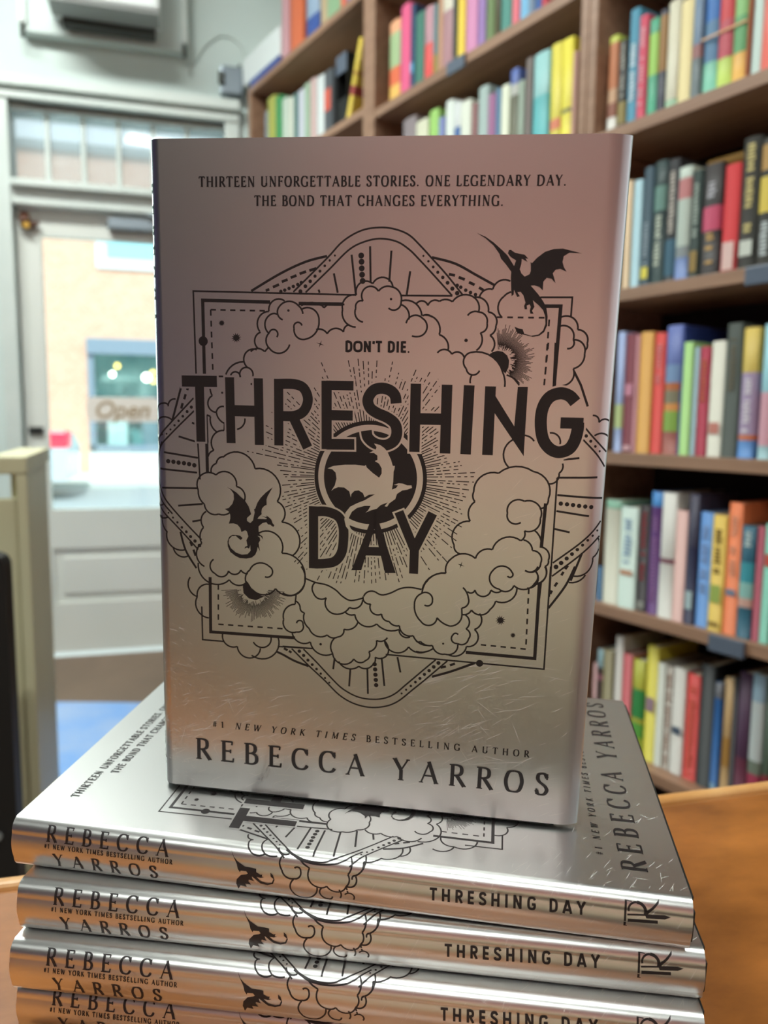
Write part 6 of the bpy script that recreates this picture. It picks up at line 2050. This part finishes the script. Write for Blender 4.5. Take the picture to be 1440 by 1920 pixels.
class Ink:
    """flat drawing in jacket coordinates (x along the height, s across), 0.1 mm units"""
    def __init__(s): s.bm = bmesh.new(); s.n = 0
    def poly(s, pts, layer, mi):
        clean = [p for i, p in enumerate(pts) if math.hypot(p[0]-pts[i-1][0], p[1]-pts[i-1][1]) > .02]
        if len(clean) < 3: return
        s.n += 1; z = layer + (s.n % 50)*.004
        vs = [s.bm.verts.new((p[0]*1e-4, p[1]*1e-4, z)) for p in clean]
        if len(vs) <= 4 and mi != 9:
            tris = [tuple(range(len(vs)))]
        else:
            tris = tessellate_polygon([[Vector((p[0], p[1], 0)) for p in clean]])
        for t in tris:
            try: f = s.bm.faces.new([vs[i] for i in t]); f.material_index = mi
            except ValueError: pass
    def ribbon(s, P, w, layer, mi, ext=0):
        P = [p for i, p in enumerate(P) if i == 0 or math.hypot(p[0]-P[i-1][0], p[1]-P[i-1][1]) > .05]
        if len(P) < 2: return
        W_ = w if isinstance(w, (list, tuple)) else [w]*len(P)
        if len(W_) != len(P): W_ = [W_[0]]*len(P)
        if ext:
            def push(a, b_, e):
                d = math.hypot(a[0]-b_[0], a[1]-b_[1]); return (a[0]+(a[0]-b_[0])/d*e, a[1]+(a[1]-b_[1])/d*e)
            P = [push(P[0], P[1], ext)] + P[1:-1] + [push(P[-1], P[-2], ext)]
        Lf, Rt = [], []
        for i, p in enumerate(P):
            def nrm(a, b_):
                d = math.hypot(b_[0]-a[0], b_[1]-a[1]); return (-(b_[1]-a[1])/d, (b_[0]-a[0])/d)
            n1 = nrm(P[i-1], p) if i else nrm(p, P[1]); n2 = nrm(p, P[i+1]) if i < len(P)-1 else n1
            nx, ny = n1[0]+n2[0], n1[1]+n2[1]; d = math.hypot(nx, ny) or 1; nx, ny = nx/d, ny/d
            k = W_[i]/2/max(.45, nx*n1[0]+ny*n1[1])
            Lf.append((p[0]+nx*k, p[1]+ny*k)); Rt.append((p[0]-nx*k, p[1]-ny*k))
        s.n += 1; z = layer + (s.n % 50)*.004
        A = [s.bm.verts.new((p[0]*1e-4, p[1]*1e-4, z)) for p in Lf]; B = [s.bm.verts.new((p[0]*1e-4, p[1]*1e-4, z)) for p in Rt]
        for i in range(len(P)-1):
            f = s.bm.faces.new([A[i], A[i+1], B[i+1], B[i]]); f.material_index = mi
    def disc(s, c, r, layer, mi, n=None):
        n = n or max(10, min(96, int(r*1.6)+8)); s.poly([(c[0]+r*math.cos(2*math.pi*i/n), c[1]+r*math.sin(2*math.pi*i/n)) for i in range(n)], layer, mi)
# letter skeletons on a unit cap height: kind v pen stroke, t hair line, c curved pen stroke; serifs (x, y, half width)
GL = {
'A': (.76, ['t .07,0 .39,1', 'v .36,1 .69,0', 't .19,.34 .56,.34'], [(.07, 0, .09), (.69, 0, .10)]),
'B': (.62, ['v .15,0 .15,1', 'c .13,.975 .34,.97 .48,.87 .48,.64 .34,.535 .14,.525', 'c .14,.525 .38,.515 .54,.4 .54,.14 .38,.025 .13,.025'], [(.1, 0, .08), (.1, 1, .08)]),
'C': (.74, ['c .66,.78 .57,.93 .42,.98 .22,.93 .09,.7 .09,.3 .22,.07 .42,.02 .58,.07 .68,.22', 't .665,.70 .665,.98'], []),
'D': (.80, ['v .15,0 .15,1', 'c .13,.975 .4,.97 .62,.84 .71,.5 .62,.16 .4,.03 .13,.025'], [(.1, 0, .08), (.1, 1, .08)]),
'E': (.60, ['v .15,0 .15,1', 't .15,.975 .52,.975', 't .15,.52 .44,.52', 't .15,.025 .55,.025', 's .52,.99 .50,.82', 's .55,.0 .57,.2', 's .44,.43 .44,.61'], [(.09, 0, .07), (.09, 1, .07)]),
'F': (.56, ['v .15,0 .15,1', 't .15,.975 .52,.975', 't .15,.52 .44,.52', 's .52,.99 .50,.82', 's .44,.43 .44,.61'], [(.15, 0, .12), (.09, 1, .07)]),
'G': (.80, ['c .67,.8 .57,.93 .42,.98 .22,.93 .09,.7 .09,.3 .22,.07 .42,.02 .56,.04 .67,.1', 'v .67,.04 .67,.42', 't .665,.72 .665,.98'], [(.66, .42, .11)]),
'H': (.80, ['v .15,0 .15,1', 'v .65,0 .65,1', 't .15,.51 .65,.51'], [(.15, 0, .12), (.15, 1, .12), (.65, 0, .12), (.65, 1, .12)]),
'I': (.32, ['v .16,0 .16,1'], [(.16, 0, .12), (.16, 1, .12)]),
'K': (.70, ['v .15,0 .15,1', 't .58,1 .18,.48', 'v .28,.56 .66,0'], [(.15, 0, .12), (.15, 1, .12), (.56, 1, .10), (.66, 0, .08)]),
'L': (.56, ['v .15,0 .15,1', 't .15,.025 .5,.025', 's .5,.0 .53,.22'], [(.15, 1, .12), (.09, 0, .07)]),
'M': (.94, ['t .16,0 .16,1', 'v .16,1 .47,.06', 't .47,.06 .78,1', 'v .78,0 .78,1'], [(.16, 0, .10), (.12, 1, .08), (.78, 0, .12), (.82, 1, .08)]),
'N': (.80, ['t .14,0 .14,1', 'v .14,1 .66,0', 't .66,0 .66,1'], [(.14, 0, .10), (.10, 1, .08), (.66, 1, .10)]),
'O': (.82, ['c .41,.98 .19,.9 .09,.5 .19,.1 .41,.02 .63,.1 .73,.5 .63,.9 .41,.98'], []),
'R': (.68, ['v .15,0 .15,1', 'c .13,.975 .36,.97 .5,.87 .5,.61 .36,.5 .14,.49', 'v .32,.5 .64,0'], [(.15, 0, .12), (.1, 1, .08), (.65, 0, .07)]),
'S': (.56, ['c .46,.8 .38,.95 .27,.985 .13,.93 .10,.76 .18,.6 .40,.42 .48,.24 .40,.06 .25,.015 .13,.07 .08,.22', 's .465,.72 .465,.98', 's .08,.02 .08,.28'], []),
'T': (.68, ['v .34,0 .34,1', 't .05,.975 .63,.975', 's .05,.99 .03,.80', 's .63,.99 .65,.80'], [(.34, 0, .12)]),
'U': (.78, ['v .16,1 .16,.35', 'c .16,.36 .18,.12 .39,.02 .6,.12 .63,.36', 't .63,1 .63,.34'], [(.16, 1, .11), (.63, 1, .10)]),
'V': (.74, ['v .08,1 .38,0', 't .38,0 .66,1'], [(.08, 1, .10), (.66, 1, .09)]),
'W': (1.04, ['v .07,1 .31,0', 't .31,0 .52,.94', 'v .50,.94 .74,0', 't .74,0 .97,1'], [(.07, 1, .09), (.52, 1, .07), (.97, 1, .08)]),
'Y': (.68, ['v .06,1 .34,.48', 't .34,.48 .61,1', 'v .34,0 .34,.5'], [(.06, 1, .09), (.61, 1, .08), (.34, 0, .12)]),
'1': (.44, ['v .22,0 .22,.98', 't .08,.82 .22,.96'], [(.22, 0, .12)]),
'#': (.6, ['t .16,.05 .26,.95', 't .36,.05 .46,.95', 't .06,.64 .56,.64', 't .04,.34 .54,.34'], []),
'.': (.26, ['p .11,.06'], []), ',': (.26, ['p .11,.06'], []), "'": (.22, ['v .10,.72 .13,1'], []),
' ': (.34, [], []),
}
SANSW = {'A': .80, 'D': .76, 'O': .9, 'N': .82, 'H': .80, 'E': .62, 'R': .70, 'S': .66, 'G': .78, 'T': .66, 'Y': .74, 'I': .34}
SANS = {
'A': ['v .09,0 .39,1', 'v .41,1 .71,0', 'v .18,.27 .62,.27'], 'D': ['v .16,0 .16,1', 'c .15,.915 .38,.915 .6,.76 .6,.24 .38,.085 .15,.085'],
'O': ['c .45,.915 .17,.82 .09,.5 .17,.18 .45,.085 .73,.18 .81,.5 .73,.82 .45,.915'], 'N': ['v .16,0 .16,1', 'v .18,.95 .62,.05', 'v .64,0 .64,1'],
'G': ['c .66,.76 .56,.89 .42,.915 .24,.87 .15,.7 .15,.3 .24,.13 .42,.085 .56,.11 .64,.24 .65,.45', 'v .42,.44 .73,.44'],
'T': ['v .33,0 .33,1', 'v .02,.915 .64,.915'], 'E': ['v .16,0 .16,1', 'v .16,.915 .56,.915', 'v .16,.5 .54,.5', 'v .16,.085 .57,.085'],
'Y': ['v .07,1 .37,.46', 'v .67,1 .37,.46', 'v .37,0 .37,.5'],
'S': ['c .57,.75 .48,.89 .34,.915 .19,.87 .14,.74 .19,.6 .48,.42 .55,.27 .48,.12 .33,.085 .17,.11 .09,.25'],
'H': ['v .16,0 .16,1', 'v .64,0 .64,1', 'v .16,.5 .64,.5'], 'I': ['v .17,0 .17,1'],
'R': ['v .16,0 .16,1', 'c .15,.915 .38,.915 .55,.83 .55,.6 .38,.5 .15,.5', 'v .34,.5 .60,0'],
}
def lay_text(ink, s, style, p0, p1, cap, layer=8):
    cap *= 10
    sans = style == 'sans'; dx, dy = p1[0]-p0[0], p1[1]-p0[1]; Lt = math.hypot(dx, dy); ex = (dx/Lt, dy/Lt)
    ww = .92 if sans else (1.06 if cap > 40 or style == 'mix' else .97)
    # reading direction on the cover runs towards +s, upwards is -x; on the spine it runs towards +x, upwards is +s
    upv = (-ex[1], ex[0])
    wd = [(SANSW.get(c, GL[c][0]) if sans else GL[c][0]) for c in s]
    italic = [False]*len(s)
    if style == 'mix':
        i = s.find('NEW YORK TIMES'); italic = [i <= k < i+14 for k in range(len(s))]
    nat = sum(wd)*cap*ww; gap = (Lt-nat)/(len(s)-1); x = 0
    thick, thin = (.19, .19) if sans else ((.165, .075) if style == 'serif' else (.2, .12))
    if s.startswith('DON'): thick = thin = .225
    if style in ('serif', 'mix') and cap < 40: thick, thin = .19, .10
    for k, c in enumerate(s):
        def P(a, b_):
            xx = x + (a*cap*ww) + (b_*cap*.22 if italic[k] else 0); yy = b_*cap
            return (p0[0]+ex[0]*xx+upv[0]*yy, p0[1]+ex[1]*xx+upv[1]*yy)
        strokes = SANS.get(c, GL[c][1]) if sans else GL[c][1]
        for st in strokes:
            kd, *pp = st.split(); Q = [tuple(float(v) for v in q.split(',')) for q in pp]
            if kd == 'p': ink.disc(P(*Q[0]), cap*.085, layer, 1, 10); continue
            if kd == 's' and sans: continue
            if kd == 'c':
                closed = Q[0] == Q[-1]; Q = catmull(Q, 4)
                ws = []
                for i in range(len(Q)):
                    a, b_ = Q[max(0, i-1)], Q[min(len(Q)-1, i+1)]; q = abs(b_[1]-a[1])/(math.hypot(b_[0]-a[0], b_[1]-a[1]) or 1)
                    ws.append(cap*(thin+(thick-thin)*q**1.5))
                ink.ribbon([P(*q) for q in Q], ws, layer, 1)
            else:
                wv = {'v': thick, 't': thin if not sans else thick, 's': thin}[kd]
                ink.ribbon([P(*q) for q in Q], wv*cap, layer, 1)
        if not sans:
            for a, b_, hw in GL[c][2]:
                yb = b_ + (.02 if b_ < .5 else -.02)
                ink.ribbon([P(a-hw, yb), P(a+hw, yb)], cap*.05, layer, 1)
        x += wd[k]*cap*ww + gap
def draw_art(ink):
    for ln in ART.strip().split('\n'):
        k, ly, w, *pp = ln.split(); ly = int(ly); w = float(w); P = [tuple(float(v) for v in q.split(',')) for q in pp]
        if k == 'a':
            out = []
            for i in range(0, len(P)-2, 2): out += arc3(P[i], P[i+1], P[i+2])[(1 if out else 0):]
            if len(P) % 2 == 0: out.append(P[-1])
            ink.ribbon(out, w, ly, 1)
        elif k == 'c': ink.ribbon(catmull(P), w, ly, 1)
        elif k == 'l': ink.ribbon(P, w, ly, 1)
        elif k == 'd':
            for a, b_ in zip(P, P[1:]):
                L_ = math.hypot(b_[0]-a[0], b_[1]-a[1]); n = max(1, round(L_/37)); st = L_/n
                for i in range(n):
                    q0, q1 = i*st/L_, (i*st+st*.55)/L_
                    ink.ribbon([(a[0]+(b_[0]-a[0])*q, a[1]+(b_[1]-a[1])*q) for q in (q0, q1)], w, ly, 1)
        elif k == 'o': ink.disc(P[0], w, ly, 1)
        elif k == 'm': ink.disc(P[0], w, ly, 0)
        elif k == 'f': ink.poly(P, ly, 1)
        elif k == 'g': ink.poly(P, 9, 0)
        elif k in 'LC':
            Q = catmull(P, 6) if k == 'C' else P
            ink.ribbon(Q, w+13, 6, 0, ext=6.5); ink.ribbon(Q, w, 8, 1)
        elif k == 'F': ink.poly(P, 8, 1)
def build_jacket(name, scratches):
    ink = Ink(); draw_art(ink)
    for s, st, p0, p1, cap, asp in TEXTS: lay_text(ink, s, st, p0, p1, cap)
    rnd = random.Random(11)
    for (cx, cs, sx, ss, n, ang, lmin, lmax) in scratches:
        for i in range(n):
            x, s = rnd.gauss(cx, sx), rnd.gauss(cs, ss); a = R(ang) + rnd.gauss(0, .16); L_ = rnd.uniform(lmin, lmax)
            if rnd.random() < .15: a = rnd.uniform(0, 3.14)
            P = [(x+math.cos(a)*L_*t + math.sin(a)*L_*.05*math.sin(3*t), s+math.sin(a)*L_*t) for t in (-.5, -.25, 0, .25, .5)]
            if all(-1185 < p[0] < 1185 and -225 < p[1] < 1570 for p in P): ink.ribbon(P, [.2, 1.3, 1.8, 1.1, .2], 0, 2)
    bm = ink.bm
    sv = [q[0] for q in FOLD[:10]] + [RR + .0006] + [RR-ARC*i/8 for i in range(0, 9)] + [RR-ARC-HS*i/6 for i in range(1, 7)] + [RR-ARC-HS-ARC*i/6 for i in range(1, 6)]
    for v in sv:
        g = [f for f in bm.faces if min(q.co.y for q in f.verts) < v < max(q.co.y for q in f.verts)]
        if g:
            ed = {e for f in g for e in f.edges}; vt = {q for f in g for q in f.verts}
            bmesh.ops.bisect_plane(bm, geom=list(g)+list(ed)+list(vt), plane_co=(0, v, 0), plane_no=(0, 1, 0), dist=1e-8)
    bad = [v for v in bm.verts if v.co.y < RR-ARC-HS-ARC*.9 or abs(v.co.x) > .1186]
    bmesh.ops.delete(bm, geom=bad, context='VERTS')
    me = bpy.data.meshes.new(name); verts = []; norms = []; faces = []; mids = []
    bm.verts.index_update()
    for v in bm.verts:
        y, z, ny, nz = prof(v.co.y); o = (v.co.z + 1) * LY
        verts.append(tap((v.co.x, y+ny*o, z+nz*o))); norms.append(Vector((0, ny, nz)))
    for f in bm.faces:
        n = sum((Vector(verts[v.index]) for v in f.verts), Vector()) / len(f.verts)
        idx = [v.index for v in f.verts]
        fn = (verts[idx[1]]-verts[idx[0]]).cross(verts[idx[2]]-verts[idx[1]])
        if fn.dot(norms[idx[0]]) < 0: idx.reverse()
        faces.append(idx); mids.append(f.material_index)
    bm.free()
    # jacket sheet: flap, fore-edge fold, front, spine, back, fold, flap
    sec = []; r2 = .0016; y1 = BW
    sec += [(BW-.06, -.0035, 0, -1), (BW-.004, -.0035, 0, -1)]
    sec += [(FOLD[-1][1], FOLD[-1][2]-.0004, .8, -.6)]
    sec += [(y_, z_, math.sin(a_), math.cos(a_)) for _s, y_, z_, a_ in FOLD[::-1]]
    FY = FOLD[0][1]; sec += [(FY-(FY-RR)*i/10, 0, 0, 1) for i in range(1, 11)]
    ss = [RR-ARC*i/14 for i in range(1, 15)] + [RR-ARC-HS*i/12 for i in range(1, 13)] + [RR-ARC-HS-ARC*i/14 for i in range(1, 15)]
    sec += [prof(s) for s in ss]
    sec += [(RR+(y1-r2-RR)*i/6, -BT, 0, -1) for i in range(1, 7)]
    sec += [(y1-r2+r2*math.sin(a), -BT+r2-r2*math.cos(a), math.sin(a), -math.cos(a)) for a in [math.pi*i/10 for i in range(1, 11)]]
    sec += [(BW-.06, -BT+2*r2, 0, 1)]
    XJ = BL/2-.0006; NX = 8; base = len(verts)
    for j in range(NX+1):
        x = -XJ+2*XJ*j/NX
        for y, z, ny, nz in sec: verts.append(tap((x, y, z))); norms.append(Vector((0, ny, nz)))
    m = len(sec)
    for j in range(NX):
        for i in range(m-1):
            a = base+j*m+i; q = [a, a+1, a+1+m, a+m]
            fn = (verts[q[1]]-verts[q[0]]).cross(verts[q[2]]-verts[q[1]])
            if fn.dot(norms[a]+norms[a+1]) < 0: q.reverse()
            faces.append(q); mids.append(0)
    me.from_pydata([tuple(v) for v in verts], [], faces)
    for mm in (m_foil, m_ink, m_scr): me.materials.append(mm)
    me.polygons.foreach_set('material_index', mids); me.polygons.foreach_set('use_smooth', [True]*len(faces)); me.update()
    me.normals_split_custom_set_from_vertices([tuple(n) for n in norms])
    return me
def taper_mesh(o):
    for v in o.data.vertices: v.co = tap(v.co)
def silver_book(jacket, first=None):
    e = empty('hardback_book')
    o = bpy.data.objects.new('dust_jacket', jacket); COL.objects.link(o); o.parent = e
    if first is None:
        b = MB(); X = BL/2+.0005
        X0 = -BL/2+.0004; b.box(X0, X, .0050, BW-.0085, -.0029, -.0005, m_board, .0006); b.box(X0, X, .0050, BW-.0022, -BT+.0005, -BT+.0029, m_board, .0006)
        b.box(X0, X, .0012, .0035, -BT+.0035, -.0035, m_board, .0006)
        c = b.build('hardcover_case', e); taper_mesh(c)
        b = MB(); b.box(-X+.0035, X-.0035, .0038, BW-.007, -BT+.0030, -.0030, m_page); p = b.build('page_block', e); taper_mesh(p)
    else:
        for ch in first.children:
            if ch.name.startswith('dust_jacket'): continue
            c = ch.copy(); COL.objects.link(c); c.parent = e
    return e
def rot(yaw, a, b_): return Matrix.Rotation(R(yaw), 4, 'Z') @ Matrix.Rotation(R(a), 4, 'X') @ Matrix.Rotation(R(b_), 4, 'Y')
jk_stack = build_jacket('stacked_jacket', [(900, 60, 190, 90, 60, 60, 15, 70), (1000, 350, 120, 250, 26, 55, 15, 60), (500, -60, 250, 60, 40, 70, 10, 40)])
jk_stand = build_jacket('standing_jacket', [(950, 330, 130, 330, 230, 118, 15, 90), (700, 1200, 260, 220, 240, 118, 20, 110), (780, 80, 200, 60, 90, 75, 8, 28), (350, 1350, 200, 100, 40, 130, 20, 80)])
poses = [(-0.01714, 0.24514, -0.14884, -8.88, 3.726, 1.453), (-0.01211, 0.24237, -0.16813, -6.737, 2.7945, 1.0898), (-0.01349, 0.23722, -0.18717, -6.945, 1.863, 0.7265), (-0.0144, 0.242, -0.20594, -7.117, 0.9315, 0.3633)]
LABS = ['silver foil hardback lying flat, topmost of the stack under the standing book', 'silver foil hardback lying flat, second from the top of the stack',
        'silver foil hardback lying flat, third from the top of the stack', 'silver foil hardback lying flat at the bottom of the stack on the table']
first = None
for (x, y, z, yaw, a, b_), lab in zip(poses, LABS):
    e = silver_book(jk_stack, first); first = first or e
    e.matrix_world = Matrix.Translation((x, y, 1.03+z)) @ rot(yaw, a, b_)
    tag(e, lab, 'book', 'silver hardbacks stacked on the table')
e = silver_book(jk_stand, first)
TOP = Matrix(((0, 1, 0, 0), (0, 0, -1, 0), (-1, 0, 0, 0), (0, 0, 0, 1)))   # head up, front to the viewer
e.matrix_world = Matrix.Translation((-0.00689, 0.27677, 1.03+-0.14625)) @ rot(-8.05, 3.4896, 1.5424) @ TOP @ Matrix.Translation((-BL/2-.0006, -BW/2, 0))
tag(e, 'silver foil hardback standing upright on the stack with its illustrated cover facing out', 'book')
